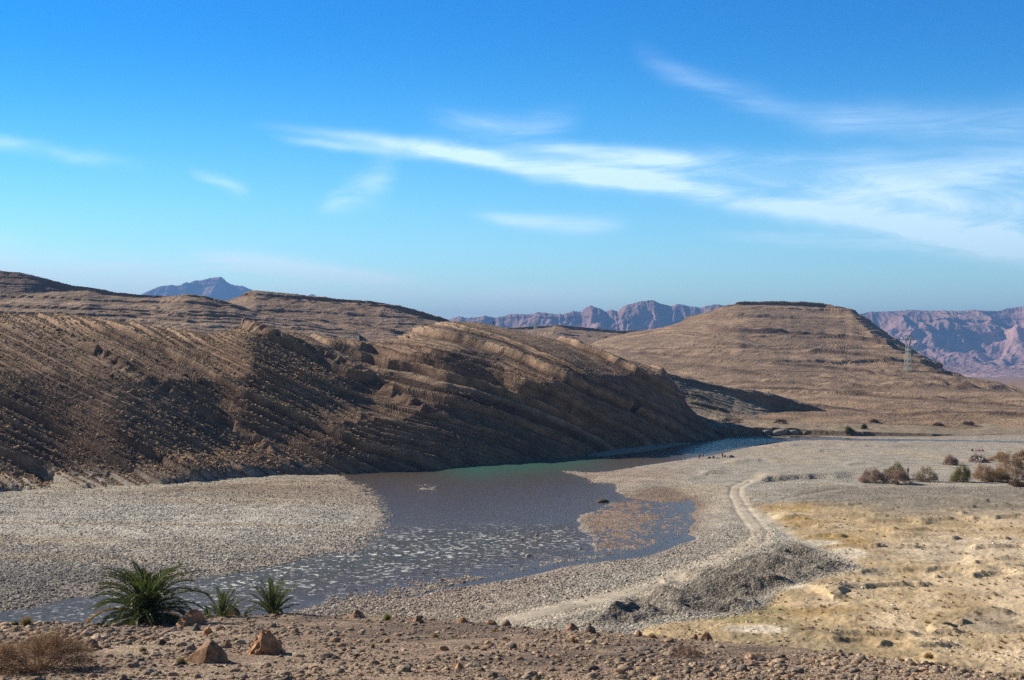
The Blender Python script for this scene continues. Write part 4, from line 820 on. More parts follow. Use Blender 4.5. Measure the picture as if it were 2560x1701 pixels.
# ---- date palms
def frond(L, az, el0, droop, col, tipc, nleaf=42, lw=0.030, ll=0.42, sag=0.0):
    """one feather leaf: rachis verts + leaflets; returns (Vq, Fq) quads as thin strips"""
    t = np.linspace(0, 1, 15); el_ = el0 - droop * t ** 1.5
    ds = L / 14; x = np.concatenate([[0], np.cumsum(np.cos(el_[:-1]) * ds)]); z = np.concatenate([[0], np.cumsum(np.sin(el_[:-1]) * ds)])
    side = rng.normal(0, 0.10) * L * t ** 2
    P = np.stack([x * math.cos(az) - side * math.sin(az), x * math.sin(az) + side * math.cos(az), z], -1)
    segs = np.concatenate([P[:-1], P[1:], (0.024 * (1 - t[:-1] * 0.85))[:, None], (0.024 * (1 - t[1:] * 0.85))[:, None]], 1)
    V, Fq = tubes(segs, 3); cols = [np.tile(np.array(col) * 1.3, (len(V), 1))]; Vs = [V]; Fs = [Fq]; off = len(V)
    tl = np.linspace(0.13, 0.99, nleaf); c = np.stack([np.interp(tl, t, P[:, k]) for k in range(3)], -1)
    d = np.stack([np.interp(tl, t, np.gradient(P[:, k])) for k in range(3)], -1); d /= np.linalg.norm(d, axis=1, keepdims=True)
    sd = np.cross(d, [0, 0, 1]); sd /= np.linalg.norm(sd, axis=1, keepdims=True) + 1e-6; up = np.cross(sd, d)
    for sgn in (-1, 1):
        l_ = ll * (0.35 + 0.65 * np.sin(np.pi * np.clip(tl * 0.9 + 0.08, 0, 1))) * rng.uniform(0.85, 1.1, nleaf)
        dr = d * 0.80 + sgn * sd * (0.62 - 0.25 * tl)[:, None] + up * rng.uniform(0.12, 0.42, nleaf)[:, None]; dr /= np.linalg.norm(dr, axis=1, keepdims=True)
        tip = c + dr * l_[:, None] + np.array([0, 0, -0.12]) * l_[:, None]; mid = c + dr * l_[:, None] * 0.45; wv = d * lw * 0.5
        wv = np.cross(dr, up + rng.normal(0, 0.4, (nleaf, 3))); wv /= np.linalg.norm(wv, axis=1, keepdims=True) + 1e-6; wv = wv * lw * 0.5
        V = np.stack([c, mid - wv, tip, mid + wv], 1).reshape(-1, 3); Fq = np.arange(4 * nleaf).reshape(-1, 4)
        cc = np.array(col) * rng.uniform(0.75, 1.3, (nleaf, 1)); cc = cc * (1 - 0.35 * tl[:, None]) + np.array(tipc) * 0.35 * tl[:, None]
        Vs.append(V); Fs.append(Fq + off); off += len(V); cols.append(np.repeat(cc, 4, 0))
    return np.concatenate(Vs), np.concatenate(Fs), np.concatenate(cols)
def palm(label, px, py, Yd, zoff, nf, L, trunk_h, spread, seed, dead=0, cols=((0.085, 0.125, 0.035), (0.20, 0.21, 0.07)), el_rng=(-0.25, 1.45), nleaf=70, lw=0.036, ll=0.48):
    global rng; keep = rng; rng = np.random.default_rng(seed)
    base = wp(px, py, Yd); base.z += zoff
    r = empty('date_palm', base, label, 'palm', 'young date palms on the rim')
    v = []; 
    for k in range(26):                                           # stubby trunk of old leaf bases
        a0 = k * 2.4; h0 = trunk_h * k / 26; v.append([math.cos(a0) * .1, math.sin(a0) * .1, h0 - 0.1, math.cos(a0) * .2, math.sin(a0) * .2, h0 + .12, .07, .03])
    v.append([0, 0, -0.5, 0, 0, trunk_h, .17, .13]); V, Fq = tubes(v, 7); npmesh('trunk', V, Fq, M_twig, np.tile([0.11, 0.075, 0.05], (len(V), 1)) * rng.uniform(.7, 1.3, (len(V), 1)), False, r)
    for k in range(nf):
        u = (k + 0.5) / nf; az = k * 2.39996 + rng.normal(0, .12); el0 = el_rng[1] - (el_rng[1] - el_rng[0]) * u ** 0.85 + rng.normal(0, .07)
        isd = dead and (k % max(1, nf // dead) == nf // dead - 1) and u > 0.45
        c1, c2 = ((0.70, 0.27, 0.06), (0.60, 0.33, 0.12)) if isd else cols
        V, Fq, C = frond(L * (0.78 + 0.30 * math.sin(math.pi * min(1, u + .25))) * rng.uniform(.88, 1.1), az, el0, (0.95 + 0.5 * u) * spread, np.array(c1) * rng.uniform(.75, 1.3), c2, nleaf, lw, ll)
        V[:, 2] += trunk_h * (0.95 - 0.45 * u)
        o = npmesh('frond', V, Fq, M_leaf, C, False, r)
        if isd: o['label'] = 'dead orange frond'
    rng = keep; return r
def rimpt(px, back): 
    k = np.argmin(np.abs(fp - px)); Yr = rimY[k]; return Yr + back, float(np.interp(Yr + back, YF[:, k], ZF[:, k]))
Yp, zp = rimpt(362, 0.35); palm('biggest date palm, wide arching crown with orange dead fronds', 366, HZ + (H - zp) / Yp * F, Yp, 0.05, 125, 3.05, 0.8, 1.2, 11, dead=6)
Yp, zp = rimpt(556, 0.5); palm('narrow upright young palm between the biggest palm and the rightmost one', 556, HZ + (H - zp) / Yp * F, Yp, 0.0, 13, 1.85, 0.25, 0.45, 12, el_rng=(0.55, 1.5), nleaf=44, ll=0.42)
Yp, zp = rimpt(600, 0.45); palm('low sprouting palm fronds behind the flat pinkish boulder', 600, HZ + (H - zp) / Yp * F, Yp, -0.1, 8, 1.25, 0.1, 0.8, 13, el_rng=(0.35, 1.1), nleaf=40, ll=0.36)
Yp, zp = rimpt(516, 0.5); palm('tiny palm sprout at the right edge of the biggest palm', 519, HZ + (H - zp) / Yp * F, Yp, -0.1, 5, 0.85, 0.1, 0.5, 15, el_rng=(0.6, 1.5), nleaf=32, ll=0.3)
Yp, zp = rimpt(684, 0.4); palm('rightmost young palm with a fan of straight upright fronds', 682, HZ + (H - zp) / Yp * F, Yp, 0.0, 24, 2.05, 0.3, 0.40, 14, cols=((0.095, 0.145, 0.045), (0.22, 0.23, 0.08)), el_rng=(0.45, 1.5), nleaf=46, ll=0.42)

# ---- dry bushes
def twigbush(R_, Hh, n0, seed, col, depth=4, r0=0.02, spread=0.9):
    rs = np.random.default_rng(seed); segs = []; tips = []
    def grow(p, d, L, r, k):
        nseg = 3; q = p.copy()
        for i in range(nseg):
            d = d + rs.normal(0, .16, 3); d[2] += 0.04; d /= np.linalg.norm(d); q2 = q + d * L / nseg
            if q2[2] < 0.02: d[2] = abs(d[2]); q2 = q + d * L / nseg
            segs.append([*q, *q2, r * (1 - i * .22), r * (1 - (i + 1) * .22)]); q = q2
            if k > 0 and i > 0:
                for _ in range(1 + (k > 1)): grow(q.copy(), d + rs.normal(0, .55, 3), L * rs.uniform(.5, .72), r * .5, k - 1)
        if k > 0: grow(q, d, L * .7, r * .45, k - 1)
        tips.append(np.concatenate([q, d]))
    for a in range(n0):
        az = a * 2.4 + rs.normal(0, .3); e = rs.uniform(0.10, 1.30); p = np.array([math.cos(az) * R_ * .12, math.sin(az) * R_ * .12, 0.0])
        grow(p, np.array([math.cos(az) * math.cos(e) * spread, math.sin(az) * math.cos(e) * spread, math.sin(e)]), 0.5 * (R_ * math.cos(e) + Hh * math.sin(e)), r0, depth)
    return np.array(segs), np.array(tips)
def dry_bush(name, label, cat, loc, R_, Hh, n0, seed, wood, leafc, depth, r0, nfuzz, fl, fw, group=None, squash=1.0, low=0.35):
    r = empty(name, loc, label, cat, group)
    segs, tips = twigbush(R_, Hh, n0, seed, wood, depth, r0)
    m_ = max(np.abs(segs[:, :2]).max(), 1e-3); kx = R_ / np.percentile(np.hypot(segs[:, 0], segs[:, 1]), 97); kz = Hh / np.percentile(segs[:, 2], 98.5)
    Sx = np.array([kx, kx * squash, kz]); segs[:, :3] *= Sx; segs[:, 3:6] *= Sx; tips[:, :3] *= Sx
    for c0 in (0, 3):                                             # domed outline
        q_ = np.hypot(segs[:, c0], segs[:, c0 + 1] / squash) / R_; segs[:, c0 + 2] *= 1.18 * np.clip(1.05 - 0.5 * q_ ** 2, 0.4, 1) * (0.85 + 0.25 * vn(segs[:, c0] * 2.2 / R_, segs[:, c0 + 1] * 2.2 / R_, 0, seed))
    V, Fq = tubes(segs, 3); npmesh('branches', V, Fq, M_twig, np.tile(wood, (len(V), 1)) * np.repeat(rng.uniform(.7, 1.3, (len(segs), 1)), 6, 0), False, r)
    k = rng.integers(0, len(segs), nfuzz); k = k[np.argsort(-segs[k, 2])] ; k = k[rng.random(len(k)) < low + (1 - low) * np.clip(segs[k, 2] / Hh, 0, 1)]
    p = segs[k, 3:6] + rng.normal(0, fl * .5, (len(k), 3)); p[:, 2] = np.abs(p[:, 2]); d = (segs[k, 3:6] - segs[k, :3]); d /= np.linalg.norm(d, axis=1, keepdims=True) + 1e-9; d = d + rng.normal(0, .7, (len(k), 3))
    V, Fq = blades(p, d, fl * rng.uniform(.6, 1.4, len(k)), fw * rng.uniform(.6, 1.4, len(k)))
    lc = np.array(leafc); cc = lc[rng.integers(0, len(lc), len(k))] * rng.uniform(.75, 1.25, (len(k), 1))
    npmesh('twig_haze', V, Fq, M_tuft, np.repeat(cc, 3, 0), False, r)['kind'] = 'stuff'
    return r
DRY = [(0.58, 0.36, 0.21), (0.62, 0.43, 0.22), (0.36, 0.23, 0.17), (0.42, 0.30, 0.22)]
o_ = fpt(85, 1672); dry_bush('dry_bush', 'large bare pinkish-brown thorn bush in the bottom-left corner', 'bush', o_, 1.8, 1.2, 30, 41, (0.17, 0.115, 0.085), DRY, 4, 0.022, 42000, 0.075, 0.006)
o_ = fpt(1716, 1643); dry_bush('dry_bush', 'small purple-grey twiggy shrub below the blocky red boulder', 'bush', o_, 0.52, 0.42, 14, 42, (0.17, 0.11, 0.095), [(0.33, 0.22, 0.17), (0.27, 0.18, 0.16)], 3, 0.008, 5000, 0.045, 0.006)
def tuft(label, px, py, wpx, hpx, col, seed, group='dry tufts on the foreground slope', loc=None, name='dry_tuft', Y=None):
    o_ = loc if loc is not None else fpt(px, py); Yq = o_.y; R_ = wpx / 2 / F * Yq; Hh = hpx / F * Yq
    rs = np.random.default_rng(seed); n = 900
    az = rs.uniform(0, 6.283, n); e = np.arcsin(rs.uniform(0.05, 1, n)); d = np.stack([np.cos(az) * np.cos(e) * R_, np.sin(az) * np.cos(e) * R_, np.sin(e) * Hh], -1)
    p = d * rs.uniform(0.1, 0.65, (n, 1)); L = np.linalg.norm(d, axis=1) * rs.uniform(.4, .75, n)
    V, Fq = blades(p, d + rs.normal(0, .3, (n, 3)) * R_, L, np.full(n, R_ * 0.07)); cc = np.array(col) * rs.uniform(.65, 1.3, (n, 1))
    ob = npmesh(name, V, Fq, M_tuft, np.repeat(cc, 3, 0), False); ob.location = o_ - Vector((0, 0, 0.02)); return tag(ob, label, 'tuft', group)
ST, YG, GN = (0.50, 0.36, 0.19), (0.36, 0.32, 0.14), (0.17, 0.19, 0.07)
for q, t_ in enumerate([
 ('straw-brown cushion tuft left of the big palm trunk', 326, 1554, 27, 12, (0.42, 0.27, 0.14)), ('grey-green tuft behind the sloping ochre boulder', 438, 1548, 24, 20, (0.24, 0.22, 0.12)),
 ('pale tuft right of the big palm trunk, by the small red boulder', 386, 1559, 20, 12, (0.34, 0.29, 0.17)), ('yellow-green tuft at the left foot of the pointed wedge boulder', 452, 1659, 28, 20, YG),
 ('bright green-yellow tuft on the rim, first right of the pale boulder', 968, 1548, 20, 19, (0.30, 0.32, 0.10)), ('round straw tuft below the rim left of the paired boulders', 1087, 1594, 20, 13, ST),
 ('narrow upright straw tuft alone on the open slope', 932, 1621, 12, 15, YG), ('tall pale tuft under the reddish rim boulder', 1432, 1614, 16, 20, ST),
 ('wide straw tuft on the rim right of the small dark red boulder', 1631, 1598, 24, 12, ST), ('round tan tuft near the right end of the stony slope', 2322, 1645, 27, 15, ST),
 ('dry grass clump on the rim at the far left', 66, 1562, 34, 26, (0.42, 0.32, 0.14)), ('small green tuft beside the far-left rim grass', 40, 1560, 16, 12, GN),
 ('faint straw tuft between the dry bush and the grey boulder', 357, 1628, 22, 12, YG), ('low orange-brown tuft on bare soil near the bottom left', 163, 1690, 16, 9, ST),
 ('straw tuft in front of the reddish rim boulder, left one', 1262, 1606, 16, 9, (0.40, 0.28, 0.17)), ('brown tuft on the slope left of the tall pale tuft', 1235, 1580, 16, 8, ST),
 ('low brown tuft above the bottom edge right of centre', 1395, 1652, 18, 10, (0.40, 0.26, 0.17)), ('brown tuft on dark gravel right of the purple shrub', 1932, 1645, 17, 11, (0.36, 0.25, 0.16)),
 ('small straw tuft beside the purple shrub', 1752, 1637, 14, 11, ST), ('reddish tuft on the dark gravel, first from the round tan tuft', 2255, 1655, 16, 9, (0.40, 0.25, 0.15)),
 ('reddish tuft on the dark gravel, below the other reddish one', 2205, 1664, 18, 8, (0.40, 0.25, 0.15)), ('wide brown tuft on the gravel rim under the white salt patch', 2090, 1648, 22, 9, (0.36, 0.25, 0.15))]):
    tuft(*t_, 60 + q)

def vpt(px, py): 
    Y = float(groundY(py)); return Vector(((px - CX) / F * Y, Y, float(vz(px, py)[0]) - 0.03))
PUR = [(0.42, 0.30, 0.25), (0.35, 0.25, 0.21), (0.50, 0.37, 0.29)]; OLV = [(0.27, 0.24, 0.09), (0.35, 0.29, 0.13), (0.20, 0.19, 0.08)]; BRN = [(0.54, 0.36, 0.24), (0.46, 0.31, 0.21), (0.38, 0.28, 0.14)]
GSH = 'tamarisk shrubs on the right flats'
for q, (lab, px, py, w_, h_, pal, nf) in enumerate([
 ('low purple-grey leafless shrub, leftmost of the shrubs on the flats', 2182, 1216, 66, 30, PUR, 9000), ('dark purple-grey shrub casting a long shadow, second from the left', 2240, 1218, 72, 34, PUR, 10000),
 ('yellow-green topped shrub standing behind the purple-grey pair', 2238, 1205, 62, 36, OLV, 8000), ('sparse olive shrub just right of the purple-grey pair', 2312, 1213, 62, 36, [(0.29, 0.25, 0.14), (0.33, 0.25, 0.17)], 5000),
 ('small dark dome-shaped shrub alone on the pale track', 2376, 1169, 36, 23, PUR, 6000), ('bushy olive-green shrub with a small sprig at its left', 2404, 1213, 54, 40, OLV, 9000),
 ('rust-brown and olive shrub in the middle of the right thicket', 2458, 1211, 62, 44, BRN, 9000), ('tallest pinkish-brown shrub at the right edge of the thicket', 2528, 1206, 84, 58, BRN, 14000),
 ('rusty low shrub in front of the tallest one', 2500, 1214, 50, 28, [(0.26, 0.18, 0.07), (0.32, 0.22, 0.10)], 6000), ('long low purple shrub behind the thicket, hung with white washing', 2446, 1162, 46, 20, PUR, 7000),
 ('low brown shrub right of the washing-hung shrub', 2500, 1160, 60, 19, BRN, 7000), ('brown shrub in the far background at the right edge', 2556, 1156, 44, 24, BRN, 6000),
 ('flat dark shrub at the lower right corner of the thicket', 2552, 1226, 58, 15, [(0.17, 0.11, 0.07), (0.24, 0.16, 0.09)], 6000)]):
    o_ = vpt(px, py); k_s = o_.y / F
    dry_bush('shrub', lab, 'shrub', o_, w_ / 2 * k_s, h_ * k_s, 16, 300 + q, (0.13, 0.095, 0.075), pal, 3, 0.035, int(nf * 1.0), 0.30, 0.05, GSH, 0.7, 1.0)
GFB = 'shrubs along the far river bank'
for q, (lab, px, py, Y, w_, h_, pal) in enumerate([
 ('small bright green shrub on the far bank terrace', 2124, 1083, 478, 24, 15, [(0.12, 0.15, 0.045), (0.17, 0.19, 0.06)]), ('tiny green shrub up-slope from the bright green one', 2161, 1073, 500, 13, 12, [(0.14, 0.16, 0.05), (0.20, 0.19, 0.08)]),
 ('long pale dry reed bed under the rocky ridge', 1828, 1059, 490, 80, 17, [(0.36, 0.27, 0.22), (0.31, 0.23, 0.19)]), ('short pale reed clump right of the long reed bed', 1952, 1060, 492, 38, 12, [(0.36, 0.27, 0.22), (0.31, 0.23, 0.19)]),
 ('brown dry clump at the tip of the rocky ridge', 2185, 1056, 500, 26, 7, [(0.34, 0.25, 0.19)]), ('brown dry clump on the mesa foot, left of the long low one', 2345, 1064, 500, 24, 6, [(0.33, 0.24, 0.18)]),
 ('long low brown clump on the mesa foot', 2420, 1062, 500, 34, 7, [(0.31, 0.23, 0.17)])]):
    z_ = None
    for _Y in (Y,):
        ray = bpy.context.evaluated_depsgraph_get()
        hit = S.ray_cast(ray, Vector((0, 0, H)), (wp(px, py, 100.0) - Vector((0, 0, H))).normalized())
        k_ = 0; org = Vector((0, 0, H)); dr_ = (wp(px, py, 100.0) - org).normalized()
        while hit[0] and hit[4].name.startswith('haze') and k_ < 4:
            hit = S.ray_cast(ray, hit[1] + dr_ * 0.5, dr_); k_ += 1
    loc_ = hit[1] if hit[0] else wp(px, py, Y); ks = loc_.y / F
    dry_bush('shrub', lab, 'shrub', loc_, w_ / 2 * ks, h_ * ks, 12, 400 + q, (0.16, 0.12, 0.09), pal, 3, 0.05, 5000, 0.34, 0.06, GFB, 0.5, 1.0)
# washing spread on the shrub
for q, (px, py) in enumerate([(2436, 1146), (2442, 1150), (2448, 1146), (2451, 1152), (2437, 1155), (2456, 1149), (2444, 1157)]):
    Y = float(groundY(1163)) - 0.4; p = wp(px, py, Y); bm = bmesh.new(); bmesh.ops.create_grid(bm, x_segments=8, y_segments=6, size=0.5)
    for v_ in bm.verts:
        x, y = v_.co.x, v_.co.y; v_.co = Vector((x * 0.75, y * 0.35 - 0.2 * abs(x), y * 0.55 + 0.10 * math.sin(x * 9 + q) + 0.06 * math.sin(y * 11)))
    bmesh.ops.solidify(bm, geom=bm.faces[:], thickness=0.02)
    me = bpy.data.meshes.new('white_cloth'); bm.to_mesh(me); bm.free()
    a_ = me.attributes.new('col', 'FLOAT_COLOR', 'POINT'); a_.data.foreach_set('color', np.tile([0.78, 0.76, 0.74, 1], (len(me.vertices), 1)).ravel()); me.materials.append(M_cloth)
    ob = link(bpy.data.objects.new('white_cloth', me)); ob.location = p; ob.rotation_euler = (0, 0, q * 0.9)
    tag(ob, 'white cloth spread to dry over the long low purple shrub', 'cloth', 'washing drying on a shrub')
# dry tufts dotted over the sandy flats (too small to carry parts)
protoT = None
rs_ = np.random.default_rng(99); tp = []
for q in range(330):
    x, y = rs_.uniform(1950, 2640), rs_.uniform(1225, 1660)
    if pdist(np.array([[x]]), np.array([[y]]), SAND)[0, 0] < 10 and rs_.random() > .25: continue
    if y > itab(np.array([x]), RIM, 1)[0] - 12: continue
    tp.append((x, y))
tx = np.array(tp); Yt = groundY(tx[:, 1]); zt_ = vz(tx[:, 0], tx[:, 1])
n_ = len(tx); sz = rs_.uniform(.12, .36, n_)
P_ = np.stack([(tx[:, 0] - CX) / F * Yt, Yt, zt_], -1); nb = 60
az = rs_.uniform(0, 6.28, (n_, nb)); e = rs_.uniform(.15, 1.5, (n_, nb)); d = np.stack([np.cos(az) * np.cos(e), np.sin(az) * np.cos(e), np.sin(e) * .6], -1) * sz[:, None, None]
V, Fq = blades((P_[:, None] + d * .15).reshape(-1, 3), d.reshape(-1, 3), np.repeat(sz, nb), np.repeat(sz * .12, nb))
tag(npmesh('dry_grass', V, Fq, M_tuft, np.repeat(np.repeat(np.array([(0.52, 0.39, 0.19), (0.42, 0.31, 0.17), (0.34, 0.25, 0.15)])[rs_.integers(0, 3, n_)], nb, 0), 3, 0), False), 'sparse dry grass over the sandy flats', 'grass', kind='stuff')

# ---- people
def person(label, loc, rz, pose='stand', skin=(0.30, 0.17, 0.11), top=(0.2, 0.2, 0.2), legs=(0.1, 0.1, 0.12), hair=(0.03, 0.02, 0.02), scarf=None, skirt=False, pack=None, group=None, hgt=1.7):
    r = empty('person', loc, label, 'person', group, rz); k = hgt / 1.72
    if pose == 'stand': J = dict(pel=(0, 0, .93), chest=(0, -.01, 1.25), neck=(0, -.01, 1.46), head=(0, -.03, 1.58), crown=(0, -.02, 1.68), hip=(.10, 0, .90), knee=(.13, -.03, .50), ank=(.13, .02, .08), toe=(.15, -.17, .03), sh=(.19, 0, 1.40), el=(.25, .03, 1.12), wr=(.25, -.08, .88))
    elif pose == 'bend': J = dict(pel=(0, .05, .88), chest=(0, -.25, 1.02), neck=(0, -.43, 1.10), head=(0, -.55, 1.10), crown=(0, -.64, 1.12), hip=(.10, .05, .86), knee=(.14, -.02, .47), ank=(.14, .02, .08), toe=(.16, -.17, .03), sh=(.19, -.38, 1.05), el=(.20, -.42, .78), wr=(.12, -.50, .52))
    else: J = dict(pel=(0, 0, .14), chest=(0, -.05, .46), neck=(0, -.08, .67), head=(0, -.12, .79), crown=(0, -.12, .89), hip=(.11, 0, .13), knee=(.24, -.36, .40), ank=(.14, -.50, .08), toe=(.15, -.66, .05), sh=(.19, -.06, .61), el=(.26, -.22, .42), wr=(.10, -.40, .42))
    Rr = dict(pel=.15, chest=.155, neck=.055, head=.098, crown=.07, hip=.10, knee=.062, ank=.042, toe=.038, sh=.065, el=.045, wr=.030)
    def skinmesh(name, chains, grow_, col, root, extra=()):
        bm = bmesh.new(); vs = {}; rad = {}
        def gv(n, s):
            key = (n, s if n not in ('pel', 'chest', 'neck', 'head', 'crown') else 0)
            if key not in vs:
                x, y, z = J[n]; vs[key] = bm.verts.new((x * (s or 1) * k, y * k, z * k)); rad[key] = Rr[n] * k + grow_
            return vs[key]
        for ch in chains:
            for s_ in (-1, 1):
                for a_, b_ in zip(ch[:-1], ch[1:]):
                    va, vb = gv(a_, s_), gv(b_, s_)
                    if not bm.edges.get((va, vb)): bm.edges.new((va, vb))
        if extra:                                                # palm, four fingers and a thumb on each hand, and a nose
            for s_ in (-1, 1):
                w_ = vs[('wr', s_)]; e_ = vs[('el', s_)]; dd = (w_.co - e_.co).normalized(); pm = bm.verts.new(w_.co + dd * .07 * k); bm.edges.new((w_, pm)); vs[('palm', s_)] = pm; rad[('palm', s_)] = .030 * k
                sd = dd.cross(Vector((0, 1, 0.3))).normalized()
                for i_, (off_, ln) in enumerate(((-.03, .06), (-.01, .075), (.01, .07), (.03, .055))):
                    f1 = bm.verts.new(pm.co + dd * .03 * k + sd * off_ * k); f2 = bm.verts.new(f1.co + dd * ln * .6 * k + Vector((0, -.012, 0))); bm.edges.new((pm, f1)); bm.edges.new((f1, f2))
                    vs[('f', s_, i_)] = f1; vs[('g', s_, i_)] = f2; rad[('f', s_, i_)] = .010; rad[('g', s_, i_)] = .008
                th = bm.verts.new(pm.co - sd * .045 * k + dd * .01); bm.edges.new((pm, th)); vs[('t', s_)] = th; rad[('t', s_)] = .011
            ns = bm.verts.new(Vector(J['head']) * k + Vector((0, -.12 * k, 0))); bm.edges.new((vs[('head', 0)], ns)); vs['n'] = ns; rad['n'] = .018
        me = bpy.data.meshes.new(name); keys = list(vs); bm.verts.index_update(); idx = {q: vs[q].index for q in keys}; bm.to_mesh(me); bm.free()
        ob = bpy.data.objects.new(name, me); S.collection.objects.link(ob)
        md = ob.modifiers.new('s', 'SKIN'); sv = me.skin_vertices[0].data
        for q in keys: sv[idx[q]].radius = (rad[q], rad[q]); sv[idx[q]].use_root = (q == (root, 0))
        ob.modifiers.new('u', 'SUBSURF').levels = 1; ob.modifiers['u'].render_levels = 1
        dg = bpy.context.evaluated_depsgraph_get(); m2 = bpy.data.meshes.new_from_object(ob.evaluated_get(dg)); m2.name = name
        bpy.data.objects.remove(ob); ob = bpy.data.objects.new(name, m2); link(ob, r)
        if 'col' in m2.attributes: m2.attributes.remove(m2.attributes['col'])
        a_ = m2.attributes.new('col', 'FLOAT_COLOR', 'POINT'); a_.data.foreach_set('color', np.tile([*col, 1.0], (len(m2.vertices), 1)).ravel().astype(np.float32))
        m2.materials.clear(); m2.materials.append(M_cloth)
        for p_ in m2.polygons: p_.use_smooth = True
        return ob
    arm, leg, spine = ['chest', 'sh', 'el', 'wr'], ['pel', 'hip', 'knee', 'ank', 'toe'], ['pel', 'chest', 'neck', 'head', 'crown']
    skinmesh('body', [spine, arm, leg], 0, skin, 'pel', (1,))
    skinmesh('shirt', [['pel', 'chest'], arm], .016, top, 'chest'); skinmesh('trousers', [['pel', 'hip', 'knee', 'ank']], .018, legs, 'pel')
    hc = Vector(J['head']) * k; hd = (Vector(J['crown']) - Vector(J['head'])).normalized()
    v, f = ico(3); v = v * np.array([.108, .118, .125]) * k * (1.12 if scarf else 1.0) + np.array(hc + Vector((0, .022, .035)))
    v = v * 1.0; npmesh('headscarf' if scarf else 'hair', v, f, M_cloth, np.tile(scarf or hair, (len(v), 1)), True, r)
    if skirt:
        n_s = 20; zs = np.linspace(0, 1, 8); top_z, bot = J['pel'][2] * k, 0.10
        ang = np.linspace(0, 2 * np.pi, n_s, endpoint=False); Rg = .17 + .16 * zs[:, None] + .02 * np.sin(ang * 5)[None, :]
        X_ = Rg * np.cos(ang)[None, :]; Y_ = Rg * np.sin(ang)[None, :] + J['pel'][1]; Z_ = (top_z - (top_z - bot) * zs)[:, None] + 0 * X_
        i_ = np.arange(8 * n_s).reshape(8, n_s); Fq = np.stack([i_[:-1], np.roll(i_, -1, 1)[:-1], np.roll(i_, -1, 1)[1:], i_[1:]], -1).reshape(-1, 4)
        npmesh('skirt', np.stack([X_, Y_, Z_], -1).reshape(-1, 3), Fq, M_cloth, np.tile(legs, (8 * n_s, 1)), True, r)
    if pack is not None:
        v, f = ico(3); v = np.sign(v) * np.abs(v) ** 0.6 * np.array([.17, .12, .28]) * k + np.array([0, .20, 1.22]) * k
        npmesh('backpack', v, f, M_cloth, np.tile(pack, (len(v), 1)), True, r)
    return r
def onv(px, py): o_ = vpt(px, py); o_.z += 0.03; return o_
GP = 'people washing clothes by the river'
person('person in a green top and pinkish skirt bending at the water edge', onv(1747, 1147), 1.2, 'bend', top=(0.02, 0.22, 0.17), legs=(0.42, 0.20, 0.20), scarf=(0.02, 0.20, 0.15), skirt=True, group=GP)
person('person in a white top and dark trousers standing beside the one in green', onv(1758, 1144), -0.6, 'stand', top=(0.55, 0.45, 0.42), legs=(0.05, 0.04, 0.06), group=GP, hgt=1.35)
person('person with a pink headscarf sitting in dark clothes on the shore', onv(1783, 1148), 0.4, 'sit', top=(0.04, 0.04, 0.09), legs=(0.04, 0.04, 0.09), scarf=(0.62, 0.36, 0.33), group=GP, hgt=1.75)
person('person in brown standing on the shore with legs apart', onv(1806, 1149), 0.8, 'stand', top=(0.12, 0.07, 0.06), legs=(0.10, 0.06, 0.05), scarf=(0.45, 0.32, 0.28), group=GP, hgt=1.75)
person('person in purple sitting beside the laundry heap', onv(1813, 1146), -0.7, 'sit', top=(0.22, 0.11, 0.22), legs=(0.06, 0.06, 0.14), scarf=(0.25, 0.14, 0.22), group=GP)
GQ = 'people sitting in a row on the far flats'
for q, (px, tp_, sc_, lab) in enumerate([(2430, (0.30, 0.06, 0.07), (0.65, 0.6, 0.55), 'leftmost of four people sitting on the flats, red clothes and pale scarf'), (2438, (0.70, 0.68, 0.70), (0.25, 0.28, 0.45), 'second of four people sitting on the flats, in white'),
                                (2447, (0.45, 0.10, 0.09), (0.55, 0.50, 0.30), 'third of four people sitting on the flats, in bright red'), (2456, (0.30, 0.05, 0.10), (0.10, 0.08, 0.10), 'rightmost of four people sitting on the flats, in dark crimson')]):
    person(lab, onv(px, 1133 + (q % 2)), q * 0.8, 'sit', top=tp_, legs=tuple(c * .5 for c in tp_), scarf=sc_, group=GQ, hgt=1.7)
person('person in dark clothes standing behind the yellow-green shrub', onv(2256, 1192), 0.3, 'stand', top=(0.12, 0.07, 0.12), legs=(0.05, 0.05, 0.07), group='pair behind the shrub', hgt=1.6)
person('person in a red headscarf standing behind the yellow-green shrub', onv(2270, 1193), -0.4, 'stand', top=(0.25, 0.07, 0.10), legs=(0.08, 0.05, 0.07), scarf=(0.45, 0.12, 0.13), group='pair behind the shrub', hgt=1.6)
def castdown(x, y):
    dg = bpy.context.evaluated_depsgraph_get(); z = 400
    for _ in range(5):
        h_ = S.ray_cast(dg, Vector((x, y, z)), Vector((0, 0, -1)))
        if not h_[0]: return None
        if h_[4].name.startswith(('haze', 'tussocks')): z = h_[1].z - 0.02; continue
        return h_[1]
def crest(px, Y0, Y1, n=40):
    """highest-looking surface point along one bearing"""
    best = None
    for Y in np.linspace(Y0, Y1, n):
        h_ = castdown((px - CX) / F * Y, Y)
        if h_ and (best is None or (h_.z - H) / h_.y > (best.z - H) / best.y): best = h_
    return best
pc = crest(1234, 480, 520)
person('lone person in dark clothes with a backpack on the strata hill crest', pc, 0.9, 'stand', top=(0.03, 0.03, 0.04), legs=(0.04, 0.04, 0.05), pack=(0.02, 0.02, 0.03), hgt=1.75)
